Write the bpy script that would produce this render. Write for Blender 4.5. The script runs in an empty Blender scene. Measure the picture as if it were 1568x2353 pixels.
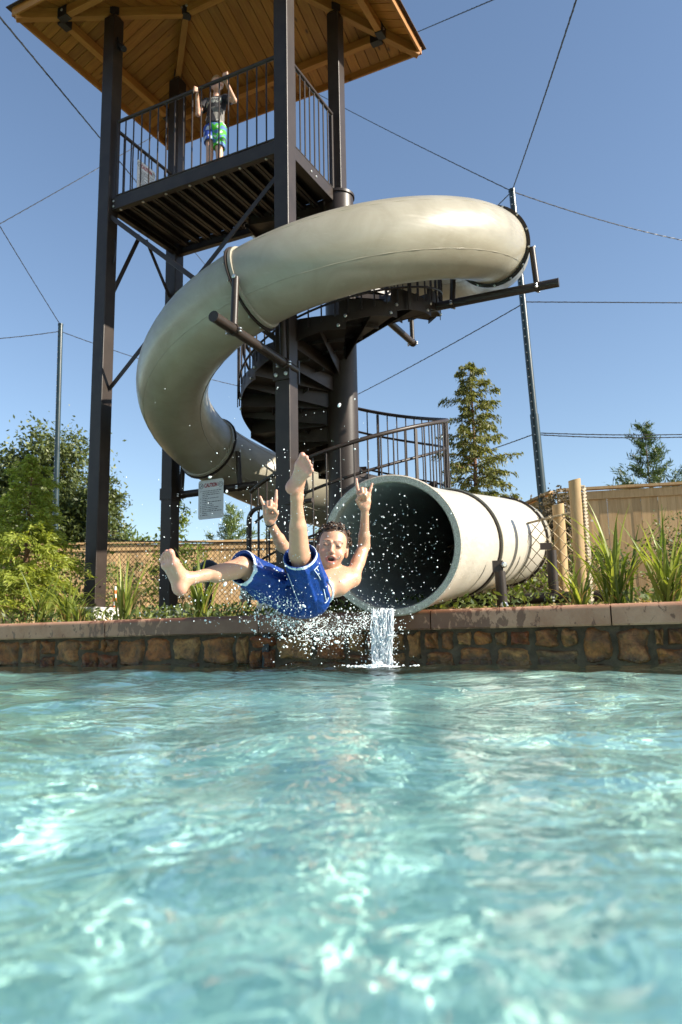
import bpy, math, random
import numpy as np
from mathutils import Matrix, Vector

R = math.radians
sc = bpy.context.scene
COL = sc.collection

# ------------------------------------------------------------------ camera, sky, sun
cam = bpy.data.cameras.new('camera')
cam_ob = bpy.data.objects.new('camera', cam)
COL.objects.link(cam_ob)
sc.camera = cam_ob
cam_ob.location = (0, 0, .166)
cam_ob.rotation_euler = (Matrix.Rotation(math.pi / 2 + .1651, 3, 'X') @ Matrix.Rotation(-.0189, 3, 'Z')).to_euler()
cam.sensor_fit = 'VERTICAL'
cam.sensor_height = 36
cam.lens = 1768 / 2353 * 36
cam.clip_start = .01
cam.clip_end = 2000
cam.dof.use_dof = True
cam.dof.focus_distance = 4.4
cam.dof.aperture_fstop = 5.0
vs = sc.view_settings
vs.view_transform = 'Standard'
vs.look = 'None'
vs.gamma = 1
vs.exposure = 1.1
vs.use_curve_mapping = False

SUN_AZ, SUN_EL = R(-18), R(31)
world = bpy.data.worlds.new('World')
sc.world = world
world.use_nodes = True
_nt = world.node_tree
_bg = _nt.nodes['Background']
_sky = _nt.nodes.new('ShaderNodeTexSky')
_sky.sky_type = 'NISHITA'
_sky.sun_disc = False
_sky.sun_elevation = SUN_EL
_sky.sun_rotation = math.pi / 2 - SUN_AZ
_sky.air_density = 1.0
_sky.dust_density = .4
_sky.ozone_density = 1.3
_nt.links.new(_sky.outputs[0], _bg.inputs[0])
_bg.inputs[1].default_value = .09
sun = bpy.data.lights.new('sun', 'SUN')
sun_ob = bpy.data.objects.new('sun', sun)
COL.objects.link(sun_ob)
sun.energy = 5.0
sun.angle = R(.5)
sun.color = (1, .92, .79)
sun.cycles.is_caustics_light = True
sun_ob.rotation_euler = Vector((math.cos(SUN_AZ) * math.cos(SUN_EL), math.sin(SUN_AZ) * math.cos(SUN_EL), math.sin(SUN_EL))).to_track_quat('Z', 'Y').to_euler()
sun_ob.location = (20, -6, 15)
sc.cycles.max_bounces = 10
sc.cycles.transparent_max_bounces = 24
sc.cycles.sample_clamp_indirect = 6
sc.cycles.blur_glossy = .3
sc.cycles.use_denoising = True

# ------------------------------------------------------------------ helpers
def V(*a):
    return np.array(a, float)

def unit(a):
    a = np.asarray(a, float)
    return a / (np.linalg.norm(a) + 1e-12)

UZ = V(0, 0, 1)

class MB:
    """collects polygons"""
    def __init__(s):
        s.v = []
        s.f = []
    def add(s, vs, fs):
        n = len(s.v)
        s.v += [tuple(map(float, p)) for p in vs]
        s.f += [tuple(n + i for i in f) for f in fs]
        return s
    def box(s, c, ax, ay, az):
        c = np.asarray(c, float)
        p = [c + i * ax + j * ay + k * az for k in (-1, 1) for j in (-1, 1) for i in (-1, 1)]
        return s.add(p, [(0, 2, 3, 1), (4, 5, 7, 6), (0, 1, 5, 4), (2, 6, 7, 3), (0, 4, 6, 2), (1, 3, 7, 5)])
    def bar(s, a, b, wx, wy, up=UZ):
        a = np.asarray(a, float)
        b = np.asarray(b, float)
        d = unit(b - a)
        x = np.cross(d, up)
        if np.linalg.norm(x) < 1e-4:
            x = V(1, 0, 0)
        x = unit(x)
        y = np.cross(x, d)
        return s.box((a + b) / 2, x * wx / 2, (b - a) / 2, y * wy / 2)
    def tube(s, pts, r, n=10, caps=True, closed=False):
        pts = [np.asarray(p, float) for p in pts]
        m = len(pts)
        rs = [r] * m if np.isscalar(r) else list(r)
        ref = None
        vs, fs = [], []
        for i in range(m):
            if closed:
                t = unit(pts[(i + 1) % m] - pts[i - 1])
            else:
                t = unit(pts[min(i + 1, m - 1)] - pts[max(i - 1, 0)])
            if ref is None:
                ref = UZ if abs(t[2]) < .9 else V(1, 0, 0)
            x = unit(ref - t * (ref @ t))
            ref = x
            y = np.cross(t, x)
            for k in range(n):
                a = 2 * math.pi * k / n
                vs.append(pts[i] + rs[i] * (math.cos(a) * x + math.sin(a) * y))
        for i in range(m if closed else m - 1):
            j = (i + 1) % m
            for k in range(n):
                l = (k + 1) % n
                fs.append((i * n + k, i * n + l, j * n + l, j * n + k))
        if caps and not closed:
            fs.append(tuple(range(n - 1, -1, -1)))
            fs.append(tuple((m - 1) * n + k for k in range(n)))
        return s.add(vs, fs)
    def prism(s, poly, off):
        poly = [np.asarray(p, float) for p in poly]
        n = len(poly)
        vs = poly + [p + off for p in poly]
        fs = [tuple(range(n - 1, -1, -1)), tuple(range(n, 2 * n))]
        fs += [(i, (i + 1) % n, n + (i + 1) % n, n + i) for i in range(n)]
        return s.add(vs, fs)

def wloc(o):
    p = np.zeros(3)
    while o is not None:
        p = p + np.array(o.location)
        o = o.parent
    return p

def mesh_np(name, v, f, mat, smooth=False):
    v = np.asarray(v, np.float32)
    me = bpy.data.meshes.new(name)
    f = np.asarray(f, np.int32)
    k = f.shape[1]
    me.vertices.add(len(v))
    me.vertices.foreach_set('co', v.ravel())
    me.loops.add(f.size)
    me.loops.foreach_set('vertex_index', f.ravel())
    me.polygons.add(len(f))
    me.polygons.foreach_set('loop_start', np.arange(len(f), dtype=np.int32) * k)
    me.polygons.foreach_set('loop_total', np.full(len(f), k, np.int32))
    if smooth:
        me.polygons.foreach_set('use_smooth', np.ones(len(f), bool))
    me.update(calc_edges=True)
    me.materials.append(mat)
    return me

def link(name, me, parent=None, loc=None):
    o = bpy.data.objects.new(name, me)
    COL.objects.link(o)
    if parent is not None:
        o.parent = parent
    if loc is not None:
        o.location = loc
    return o

def add(name, mb, mat, parent=None, smooth=False, bevel=0, kind=None):
    """one mesh object from world coordinates, origin at its parent's base"""
    off = wloc(parent) if parent is not None else np.zeros(3)
    me = bpy.data.meshes.new(name)
    me.from_pydata([tuple(np.asarray(p) - off) for p in mb.v], [], mb.f)
    if smooth:
        me.polygons.foreach_set('use_smooth', np.ones(len(me.polygons), bool))
        me.set_sharp_from_angle(angle=R(40))
    me.materials.append(mat)
    o = link(name, me, parent)
    if bevel:
        b = o.modifiers.new('bevel', 'BEVEL')
        b.width = bevel
        b.segments = 2
        b.limit_method = 'ANGLE'
    if kind:
        o['kind'] = kind
    return o

def add_np(name, v, f, mat, parent=None, smooth=False, kind=None):
    off = wloc(parent) if parent is not None else np.zeros(3)
    o = link(name, mesh_np(name, np.asarray(v) - off, f, mat, smooth), parent)
    if kind:
        o['kind'] = kind
    return o

def tag(o, label, cat, group=None):
    o['label'] = label
    o['category'] = cat
    if group:
        o['group'] = group
    return o

def thing(name, label, cat, loc, group=None):
    o = bpy.data.objects.new(name, None)
    COL.objects.link(o)
    o.location = tuple(float(x) for x in loc)
    o.empty_display_size = .1
    return tag(o, label, cat, group)

def structure(name, mb, mat, smooth=False):
    o = add(name, mb, mat, None, smooth)
    o['kind'] = 'structure'
    return o

# ------------------------------------------------------------------ materials
def nodes_of(name):
    m = bpy.data.materials.new(name)
    m.use_nodes = True
    nt = m.node_tree
    return m, nt, nt.nodes['Principled BSDF']

def mixrgb(nt, fac, a, b, mode='MIX'):
    n = nt.nodes.new('ShaderNodeMix')
    n.data_type = 'RGBA'
    n.blend_type = mode
    for s, x in ((n.inputs[0], fac), (n.inputs[6], a), (n.inputs[7], b)):
        if hasattr(x, 'is_linked') or hasattr(x, 'links'):
            nt.links.new(x, s)
        elif isinstance(x, (tuple, list)):
            s.default_value = tuple(x) if len(x) == 4 else (*x, 1)
        else:
            s.default_value = x
    return n.outputs[2]

def noise(nt, scale, detail=4, rough=.55, vec=None, dist=0):
    n = nt.nodes.new('ShaderNodeTexNoise')
    n.inputs['Scale'].default_value = scale
    n.inputs['Detail'].default_value = detail
    n.inputs['Roughness'].default_value = rough
    n.inputs['Distortion'].default_value = dist
    if vec is not None:
        nt.links.new(vec, n.inputs['Vector'])
    return n.outputs['Fac']

def ramp(nt, fac, stops, interp='LINEAR'):
    n = nt.nodes.new('ShaderNodeValToRGB')
    n.color_ramp.interpolation = interp
    e = n.color_ramp.elements
    while len(e) < len(stops):
        e.new(.5)
    for i, (p, c) in enumerate(stops):
        e[i].position = p
        if not isinstance(c, (tuple, list)):
            c = (c, c, c)
        e[i].color = (*c, 1)
    nt.links.new(fac, n.inputs[0])
    return n.outputs[0]

def coords(nt, kind='Object', scale=None):
    t = nt.nodes.new('ShaderNodeTexCoord').outputs[kind]
    if scale is None:
        return t
    mp = nt.nodes.new('ShaderNodeMapping')
    mp.inputs['Scale'].default_value = scale
    nt.links.new(t, mp.inputs[0])
    return mp.outputs[0]

def bump(nt, b, h, strength=.3, dist=.01):
    n = nt.nodes.new('ShaderNodeBump')
    n.inputs['Strength'].default_value = strength
    n.inputs['Distance'].default_value = dist
    nt.links.new(h, n.inputs['Height'])
    nt.links.new(n.outputs[0], b.inputs['Normal'])

def objrand(nt):
    return nt.nodes.new('ShaderNodeObjectInfo').outputs['Random']

def simple(name, c, rough=.5, metal=0, var=.25, scale=8, bstr=0, spec=.5, bscale=None):
    m, nt, b = nodes_of(name)
    co = coords(nt)
    n = noise(nt, scale, 5, .6, co)
    c = V(*c)
    nt.links.new(ramp(nt, n, [(.3, tuple(c * (1 - var))), (.7, tuple(np.minimum(c * (1 + var), 1)))]), b.inputs['Base Color'])
    b.inputs['Roughness'].default_value = rough
    b.inputs['Metallic'].default_value = metal
    b.inputs['Specular IOR Level'].default_value = spec
    if bstr:
        bump(nt, b, noise(nt, bscale or scale * 4, 4, .6, co), bstr, .01)
    return m

def wood(name, c1, c2, axis, rough=.55, knots=True, cross=14):
    """grain runs along object axis index `axis`; each piece takes its own tone"""
    m, nt, b = nodes_of(name)
    s = [cross] * 3
    s[axis] = 1.1
    ob = nt.nodes.new('ShaderNodeObjectInfo')
    tc = nt.nodes.new('ShaderNodeTexCoord')
    ad = nt.nodes.new('ShaderNodeVectorMath')
    ad.operation = 'ADD'
    cx = nt.nodes.new('ShaderNodeCombineXYZ')
    mu = nt.nodes.new('ShaderNodeMath')
    mu.operation = 'MULTIPLY'
    mu.inputs[1].default_value = 37.
    nt.links.new(ob.outputs['Random'], mu.inputs[0])
    for i in range(3):
        nt.links.new(mu.outputs[0], cx.inputs[i])
    nt.links.new(tc.outputs['Object'], ad.inputs[0])
    nt.links.new(cx.outputs[0], ad.inputs[1])
    mp = nt.nodes.new('ShaderNodeMapping')
    mp.inputs['Scale'].default_value = s
    nt.links.new(ad.outputs[0], mp.inputs[0])
    g = noise(nt, 2.2, 6, .65, mp.outputs[0], .6)
    col = ramp(nt, g, [(.3, c1), (.7, c2)])
    tone = ramp(nt, ob.outputs['Random'], [(0, .72), (1, 1.12)])
    col = mixrgb(nt, 1.0, col, tone, 'MULTIPLY')
    if knots:
        vo = nt.nodes.new('ShaderNodeTexVoronoi')
        vo.inputs['Scale'].default_value = 1.0
        mp2 = nt.nodes.new('ShaderNodeMapping')
        s2 = [4.5] * 3
        s2[axis] = 2.2
        mp2.inputs['Scale'].default_value = s2
        nt.links.new(ad.outputs[0], mp2.inputs[0])
        nt.links.new(mp2.outputs[0], vo.inputs['Vector'])
        k = ramp(nt, vo.outputs['Distance'], [(.05, 1.), (.11, 0.)])
        col = mixrgb(nt, k, col, tuple(V(*c1) * .25))
    nt.links.new(col, b.inputs['Base Color'])
    b.inputs['Roughness'].default_value = rough
    bump(nt, b, g, .25, .004)
    return m

def leafmat(name, c1, c2, trans=.35, rough=.5, rnd=True):
    m, nt, b = nodes_of(name)
    geo = nt.nodes.new('ShaderNodeNewGeometry')
    col = ramp(nt, geo.outputs['Random Per Island'], [(0, c1), (.55, tuple((V(*c1) + V(*c2)) / 2)), (1, c2)])
    nt.links.new(col, b.inputs['Base Color'])
    b.inputs['Roughness'].default_value = rough
    tr = nt.nodes.new('ShaderNodeBsdfTranslucent')
    tcol = mixrgb(nt, 1., col, (1.25, 1.2, .55, 1), 'MULTIPLY')
    nt.links.new(tcol, tr.inputs[0])
    mx = nt.nodes.new('ShaderNodeMixShader')
    mx.inputs[0].default_value = trans
    nt.links.new(b.outputs[0], mx.inputs[1])
    nt.links.new(tr.outputs[0], mx.inputs[2])
    nt.links.new(mx.outputs[0], nt.nodes['Material Output'].inputs[0])
    return m

MT = {}
MT['steel'] = simple('brown_steel', (.031, .022, .017), .42, 0, .25, 5, .05, .35, 60)
MT['steel2'] = simple('brown_steel_stairs', (.030, .021, .016), .4, 0, .35, 4, .08, .35, 30)
MT['bolt'] = simple('zinc_bolt', (.62, .62, .58), .32, 1, .2, 40)
MT['wood_roof'] = wood('stained_pine_board', (.29, .10, .010), (.45, .185, .026), 1)
MT['wood_beam'] = wood('stained_pine_beam', (.33, .125, .016), (.49, .215, .04), 1, cross=9)
MT['picket'] = wood('cedar_picket', (.58, .345, .145), (.78, .53, .27), 2, .75)
MT['log'] = wood('peeled_log', (.30, .19, .08), (.47, .32, .15), 2, .7)
MT['shingle'] = simple('asphalt_shingle', (.07, .045, .03), .9, 0, .5, 40, .4)
MT['black'] = simple('black_plastic', (.012, .012, .013), .45, 0, .2, 10)
MT['concrete'] = simple('pale_concrete', (.62, .6, .55), .85, 0, .12, 12, .25, .3, 60)
MT['soil'] = simple('planting_soil', (.11, .085, .05), .95, 0, .45, 9, .8, .2, 30)
MT['bark'] = simple('bark', (.12, .085, .06), .9, 0, .4, 20, .6)
MT['bark_red'] = simple('reddish_bark', (.19, .1, .06), .9, 0, .35, 20, .6)
MT['cable'] = simple('dark_cable', (.02, .022, .026), .5, 0, .3, 60)
MT['pole'] = simple('green_black_pole', (.018, .035, .04), .3, 0, .25, 6)

# ------------------------------------------------------------------ frames of reference
ZW = 0.0                                   # water level
TH = -.4665                                # the tower's long side
U = V(math.cos(TH), math.sin(TH), 0)
W = V(-math.sin(TH), math.cos(TH), 0)
C = V(.0426, 9.0018, 0)                    # stair column
L, D = 2.616, 1.321
def T(u, w, z):
    return C + u * U + w * W + z * UZ
WTH = -.3801                               # the pool wall
WU = V(math.cos(WTH), math.sin(WTH), 0)
WN = V(math.sin(WTH), -math.cos(WTH), 0)   # towards the pool
def Q(s, d, z):
    return V(0, 5.2478, 0) + s * WU + d * WN + z * UZ
GZ = .42                                   # planting bed level at the tower

# ------------------------------------------------------------------ ground, pool
def ground_z(d):                            # d = metres behind the wall face
    return float(np.interp(d, [0, .3, 1.6, 4, 9, 2000], [.29, .30, .38, GZ, .62, .62]))
mb = MB()
ds = [.02, .3, .8, 1.6, 2.6, 4, 6, 9, 14, 25, 60, 600]
ss = [-600, -60, -20] + list(np.linspace(-9, 9, 19)) + [20, 60, 600]
rn = random.Random(5)
vs_ = []
for d in ds:
    for s_ in ss:
        vs_.append(Q(s_, -d, ground_z(d) + (rn.uniform(-.02, .02) if .3 < d < 30 else 0)))
ns = len(ss)
mb.add(vs_, [(i * ns + j, i * ns + j + 1, (i + 1) * ns + j + 1, (i + 1) * ns + j) for i in range(len(ds) - 1) for j in range(ns - 1)])
# paved deck round the other three sides of the pool
zz = .30
mb.add([Q(-600, .02, zz), Q(-7, .02, zz), Q(-7, 9, zz), Q(-600, 600, zz), Q(600, .02, zz), Q(7, .02, zz), Q(7, 9, zz), Q(600, 600, zz)],
       [(0, 3, 2, 1), (4, 5, 6, 7), (2, 3, 7, 6)])
structure('ground', mb, MT['soil'], True)

def pool_floor_mat():
    m, nt, b = nodes_of('pool_plaster')
    co = coords(nt)
    n = noise(nt, 3, 5, .6, co)
    n2 = noise(nt, 60, 3, .6, co)
    c = ramp(nt, n, [(.3, (.53, .83, .76)), (.7, (.64, .91, .85))])
    c = mixrgb(nt, ramp(nt, n2, [(.45, 0.), (.75, .25)]), c, (.7, .86, .82))
    nt.links.new(c, b.inputs['Base Color'])
    b.inputs['Roughness'].default_value = .85
    return m
mb = MB()
zb = -.88
mb.add([Q(-7, .03, zb), Q(7, .03, zb), Q(7, 9, zb), Q(-7, 9, zb)], [(0, 3, 2, 1)])
mb.add([Q(-7, 9, zb), Q(7, 9, zb), Q(7, 9, .3), Q(-7, 9, .3)], [(0, 1, 2, 3)])
mb.add([Q(-7, .03, zb), Q(-7, 9, zb), Q(-7, 9, .3), Q(-7, .03, .3)], [(0, 1, 2, 3)])
mb.add([Q(7, .03, zb), Q(7, 9, zb), Q(7, 9, .3), Q(7, .03, .3)], [(0, 3, 2, 1)])
fl = structure('pool_floor', mb, pool_floor_mat())
fl.cycles.is_caustics_receiver = True

# water surface: real waves, so that the floor gets real caustics
def water_height(X, Y):
    rg = np.random.default_rng(5)
    Z = np.zeros_like(X)
    for i in range(64):
        lam = math.exp(rg.uniform(math.log(.19), math.log(1.5)))
        k = 2 * math.pi / lam
        a = rg.uniform(0, 2 * math.pi)
        amp = .0022 * lam * rg.uniform(.4, 1.3) * (1.25 if lam > .35 else 1.05)
        Z += amp * np.sin(k * (X * math.cos(a) + Y * math.sin(a)) + rg.uniform(0, 6.28) + .8 * np.sin(X * 1.3 + i) + .8 * np.cos(Y * 1.7 + 2 * i))
    # the falling stream throws rings
    for (px, py, am, lm) in ((.30, 4.92, .012, .16), (-.25, 4.55, .006, .12)):
        r = np.hypot(X - px, Y - py)
        Z += am * np.cos(2 * math.pi * r / lm) * np.exp(-r * 1.7) * np.clip(r / .05, 0, 1)
    return Z
nx, ny = 640, 470
sg = np.linspace(-6.98, 6.98, nx)
# finer rows towards the camera side of the pool
dg = np.linspace(-.005, 8.98, ny)
S_, D_ = np.meshgrid(sg, dg)
Xw = S_ * WU[0] + D_ * WN[0]
Yw = 5.2478 + S_ * WU[1] + D_ * WN[1]
Zw = water_height(Xw, Yw)
idx = np.arange(nx * ny).reshape(ny, nx)
fw = np.stack([idx[:-1, :-1], idx[1:, :-1], idx[1:, 1:], idx[:-1, 1:]], -1).reshape(-1, 4)
def water_mat():
    m, nt, b = nodes_of('pool_water')
    b.inputs['Base Color'].default_value = (.88, 1, .94, 1)
    b.inputs['Transmission Weight'].default_value = 1
    b.inputs['Roughness'].default_value = 0
    b.inputs['IOR'].default_value = 1.333
    geo = nt.nodes.new('ShaderNodeNewGeometry')
    n = noise(nt, 13, 3, .5, geo.outputs['Position'], .6)
    bump(nt, b, n, .26, .03)
    return m
MT['water'] = water_mat()
wo = link('water', mesh_np('water', np.stack([Xw, Yw, Zw], -1).reshape(-1, 3), fw, MT['water'], True))
wo['kind'] = 'structure'
wo.cycles.is_caustics_caster = True

# ------------------------------------------------------------------ pool wall: stones in mortar under a coping
def stone_mat():
    m, nt, b = nodes_of('field_stone')
    co = coords(nt, 'Generated')
    ob = nt.nodes.new('ShaderNodeObjectInfo')
    c0 = ramp(nt, ob.outputs['Random'], [(0, (.20, .095, .03)), (.25, (.36, .18, .05)), (.45, (.26, .085, .02)), (.65, (.40, .25, .10)), (.85, (.22, .16, .08)), (1, (.42, .145, .03))])
    geo = nt.nodes.new('ShaderNodeNewGeometry')
    n1 = noise(nt, 9, 6, .68, geo.outputs['Position'], .5)
    n2 = noise(nt, 34, 5, .7, geo.outputs['Position'], .2)
    c = mixrgb(nt, ramp(nt, n1, [(.35, .85), (.6, 0.)]), c0, (.07, .05, .03))
    c = mixrgb(nt, ramp(nt, n1, [(.55, 0.), (.8, .55)]), c, (.46, .33, .18))
    c = mixrgb(nt, ramp(nt, n2, [(.5, 0.), (.62, .5)]), c, (.05, .04, .025))
    c = mixrgb(nt, 1., c, (1.12, .78, .52), 'MULTIPLY')
    sz_ = nt.nodes.new('ShaderNodeSeparateXYZ')      # wet band above the water line
    nt.links.new(geo.outputs['Position'], sz_.inputs[0])
    wz = nt.nodes.new('ShaderNodeMath')
    wz.operation = 'MULTIPLY_ADD'
    wz.inputs[1].default_value = .10
    nt.links.new(n1, wz.inputs[0])
    nt.links.new(sz_.outputs[2], wz.inputs[2])
    wf = ramp(nt, wz.outputs[0], [(.075, 1.), (.115, 0.)])
    c = mixrgb(nt, wf, c, mixrgb(nt, 1., c, (.42, .40, .38), 'MULTIPLY'))
    nt.links.new(c, b.inputs['Base Color'])
    nt.links.new(ramp(nt, wf, [(0, .62), (1, .25)]), b.inputs['Roughness'])
    h = nt.nodes.new('ShaderNodeMath')
    h.operation = 'ADD'
    nt.links.new(n1, h.inputs[0])
    nt.links.new(n2, h.inputs[1])
    bump(nt, b, h.outputs[0], 1.0, .015)
    return m
MT['stone'] = stone_mat()
MT['mortar'] = simple('grey_mortar', (.10, .070, .045), .9, 0, .3, 18, .5, .3, 70)
def coping_mat():
    m, nt, b = nodes_of('cast_coping')
    geo = nt.nodes.new('ShaderNodeNewGeometry')
    P = geo.outputs['Position']
    n = noise(nt, 7, 6, .65, P)
    n3 = noise(nt, 130, 3, .6, P)
    c = ramp(nt, n, [(.3, (.34, .15, .08)), (.7, (.50, .275, .17))])
    c = mixrgb(nt, ramp(nt, n3, [(.5, 0.), (.75, .4)]), c, (.25, .18, .14))
    # splashed water: dark blotches and runs, soaked round the slide mouth
    mp = nt.nodes.new('ShaderNodeMapping')
    mp.inputs['Scale'].default_value = (1, 1, .55)
    nt.links.new(P, mp.inputs[0])
    sp = noise(nt, 22, 4, .62, mp.outputs[0], .4)
    sx = nt.nodes.new('ShaderNodeVectorMath')
    sx.operation = 'DISTANCE'
    sx.inputs[1].default_value = (-.3, 5.38, .27)
    nt.links.new(P, sx.inputs[0])
    wet = ramp(nt, sx.outputs['Value'], [(.22, .40), (.5, .14), (.8, .0)])
    # ramp input is clamped to 0..1, so rescale the distance
    dv = nt.nodes.new('ShaderNodeMath')
    dv.operation = 'DIVIDE'
    dv.inputs[1].default_value = 2.6
    nt.links.new(sx.outputs['Value'], dv.inputs[0])
    nt.links.new(dv.outputs[0], nt.nodes[-1].inputs[0] if False else wet.node.inputs[0])
    ad = nt.nodes.new('ShaderNodeMath')
    ad.operation = 'ADD'
    nt.links.new(sp, ad.inputs[0])
    nt.links.new(wet, ad.inputs[1])
    wf = ramp(nt, ad.outputs[0], [(.60, 0.), (.65, 1.)])
    c = mixrgb(nt, wf, c, mixrgb(nt, 1., c, (.40, .32, .27), 'MULTIPLY'))
    nt.links.new(c, b.inputs['Base Color'])
    rr = ramp(nt, wf, [(0, .8), (1, .35)])
    nt.links.new(rr, b.inputs['Roughness'])
    bump(nt, b, n3, .3, .004)
    return m
MT['coping'] = coping_mat()
wall = thing('pool_wall', 'low stone pool wall with mortar joints and brown concrete coping', 'wall', Q(0, 0, -.95))
mb = MB()
mb.box(Q(-1, -.16, -.37), WU * 6, WN * .145, UZ * .595)
add('mortar_bed', mb, MT['mortar'], wall)
def stone_mesh(seed):
    rg = np.random.default_rng(seed)
    n = 13
    g = np.linspace(-1, 1, n)
    X, Z = np.meshgrid(g, g)
    # unit stone: x,z in -.5...5, y towards the viewer 0..-1 (scaled later)
    e = np.maximum(np.abs(X), np.abs(Z))
    prof = np.clip(1 - np.maximum(0, (e - .84) / .16) ** 2.0, 0, 1)
    lump = sum(rg.uniform(-.16, .16) * np.sin(rg.uniform(1, 5) * X + rg.uniform(1, 5) * Z + rg.uniform(0, 6)) for _ in range(7))
    facet = np.round(2.2 * (rg.uniform(-.5, .5) * X + rg.uniform(-.5, .5) * Z + .4 * np.sin(2.5 * X + rg.uniform(0, 6)))) * .13
    Y = -(prof * (.85 + lump + facet + rg.uniform(-.10, .10, X.shape)))
    sx = 1 + .10 * np.sin(2.5 * Z + rg.uniform(0, 6)) * (np.abs(X) > .6) + rg.uniform(-.05, .05, X.shape) * (e > .8)
    sz = 1 + .10 * np.sin(2.5 * X + rg.uniform(0, 6)) * (np.abs(Z) > .6) + rg.uniform(-.05, .05, X.shape) * (e > .8)
    rr = 1 - .05 * (np.abs(X * Z) ** 4)
    v = np.stack([X * sx * rr * .5, Y, Z * sz * rr * .5], -1).reshape(-1, 3)
    i = np.arange(n * n).reshape(n, n)
    f = np.stack([i[:-1, :-1], i[:-1, 1:], i[1:, 1:], i[1:, :-1]], -1).reshape(-1, 4)
    me = mesh_np('stone', v, f, MT['stone'], True)
    return me
stone_kinds = [stone_mesh(s) for s in range(9)]
rn = random.Random(21)
s_ = -4.4
zt0, zb0 = .218, -.16
k = 0
def lay_stone(s0, s1, z0, z1):
    o = link('stone', rn.choice(stone_kinds), wall)
    g = .011
    o.location = tuple(Q((s0 + s1) / 2, -.022, (z0 + z1) / 2) - wloc(wall))
    o.rotation_euler = (0, rn.uniform(-.03, .03), WTH)
    o.scale = ((s1 - s0 - 2 * g) * 1.02, rn.uniform(.035, .065), (z1 - z0 - 2 * g) * 1.02)
while s_ < 3.4:
    wd = rn.choice([.10, .13, .17, .2, .23, .27])
    t = rn.random()
    top, bot = zt0 - rn.uniform(0, .012), zb0
    if t < .3:
        zm = rn.uniform(-.03, .02)
        lay_stone(s_, s_ + wd, zm, top)
        lay_stone(s_, s_ + wd, bot, zm)
    elif t < .75:
        zm = rn.uniform(.08, .12)
        if wd > .16 and rn.random() < .5:
            m_ = s_ + wd * rn.uniform(.38, .62)
            lay_stone(s_, m_, zm, top)
            lay_stone(m_, s_ + wd, zm, top)
            lay_stone(s_, s_ + wd, -.04, zm)
        else:
            lay_stone(s_, s_ + wd, zm, top)
            if wd > .16:
                m_ = s_ + wd * rn.uniform(.4, .6)
                lay_stone(s_, m_, -.03, zm)
                lay_stone(m_, s_ + wd, -.03, zm)
            else:
                lay_stone(s_, s_ + wd, -.03, zm)
        lay_stone(s_, s_ + wd, bot, -.035)
    else:
        lay_stone(s_, s_ + wd, .03, top)
        lay_stone(s_, s_ + wd, bot, .03)
    s_ += wd + rn.uniform(.004, .02)
# coping slabs with a rounded nose
prof = []
zc0, zc1, nose, back = .222, .35, .045, -.30
rr_ = .03
for a in np.linspace(0, 90, 6):
    prof.append((nose - rr_ + rr_ * math.sin(R(90 - a)), zc1 - rr_ + rr_ * math.sin(R(a))))
prof = [(nose - .008, zc0), (nose, zc0 + .01)] + prof + [(back, zc1 - .004), (back, zc0)]
joints = [-4.45, -3.2, -1.939, -.62, .62, 1.716, 2.95, 4.2]
for a, b_ in zip(joints[:-1], joints[1:]):
    mb = MB()
    jz = rn.uniform(-.002, .002)
    p = [Q(a + .004, d, z + jz) for d, z in prof]
    mb.prism(p[::-1], WU * (b_ - a - .008))
    o = add('coping_slab', mb, MT['coping'], wall)
mb = MB()
mb.box(Q(-.585, -.02, .07), WU * .028, WN * .03, UZ * .15)
add('drain_tile', mb, MT['black'], wall, bevel=.004)

# ------------------------------------------------------------------ slide tower: posts, deck, rails, roof
PW = .178
tower = thing('slide_tower', 'tall brown steel slide tower with railed platform under a wooden hip roof', 'tower', T(-L / 2, -D / 2, GZ))
ZT = 5.731
def post(u, w, z0, z1, wd=PW):
    mb = MB()
    mb.box(T(u, w, (z0 + z1 - .06) / 2), U * wd / 2, W * wd / 2, UZ * (z1 - .06 - z0) / 2)
    o = add('post', mb, MT['steel'], tower, bevel=.008)
    mb = MB()   # tapered head and saddle plate
    a, b_ = wd / 2, wd * .3
    mb.add([T(u + i * a, w + j * a, z1 - .061) for i, j in ((-1, -1), (1, -1), (1, 1), (-1, 1))] + [T(u + i * b_, w + j * b_, z1) for i, j in ((-1, -1), (1, -1), (1, 1), (-1, 1))],
           [(0, 1, 5, 4), (1, 2, 6, 5), (2, 3, 7, 6), (3, 0, 4, 7), (4, 5, 6, 7)])
    d = unit(V(1, 1, 0)) if (u > -L / 2) == (w > -D / 2) else unit(V(1, -1, 0))
    ax = d[0] * U + d[1] * W
    mb.box(T(u, w, z1 + .05), ax * .06, np.cross(UZ, ax) * .055, UZ * .055)
    add('post_head', mb, MT['steel'], o, bevel=.004)
    return o
ZE, SL, OV = 8.08, .412, .884            # eave, slope, overhang
ZPT = ZE + SL * OV - .04
for (u, w) in ((-L, -D), (0, -D), (-L, 0)):
    post(u, w, GZ + .05, ZPT)
post(0, 0, 5.735, ZPT, .165)
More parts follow.
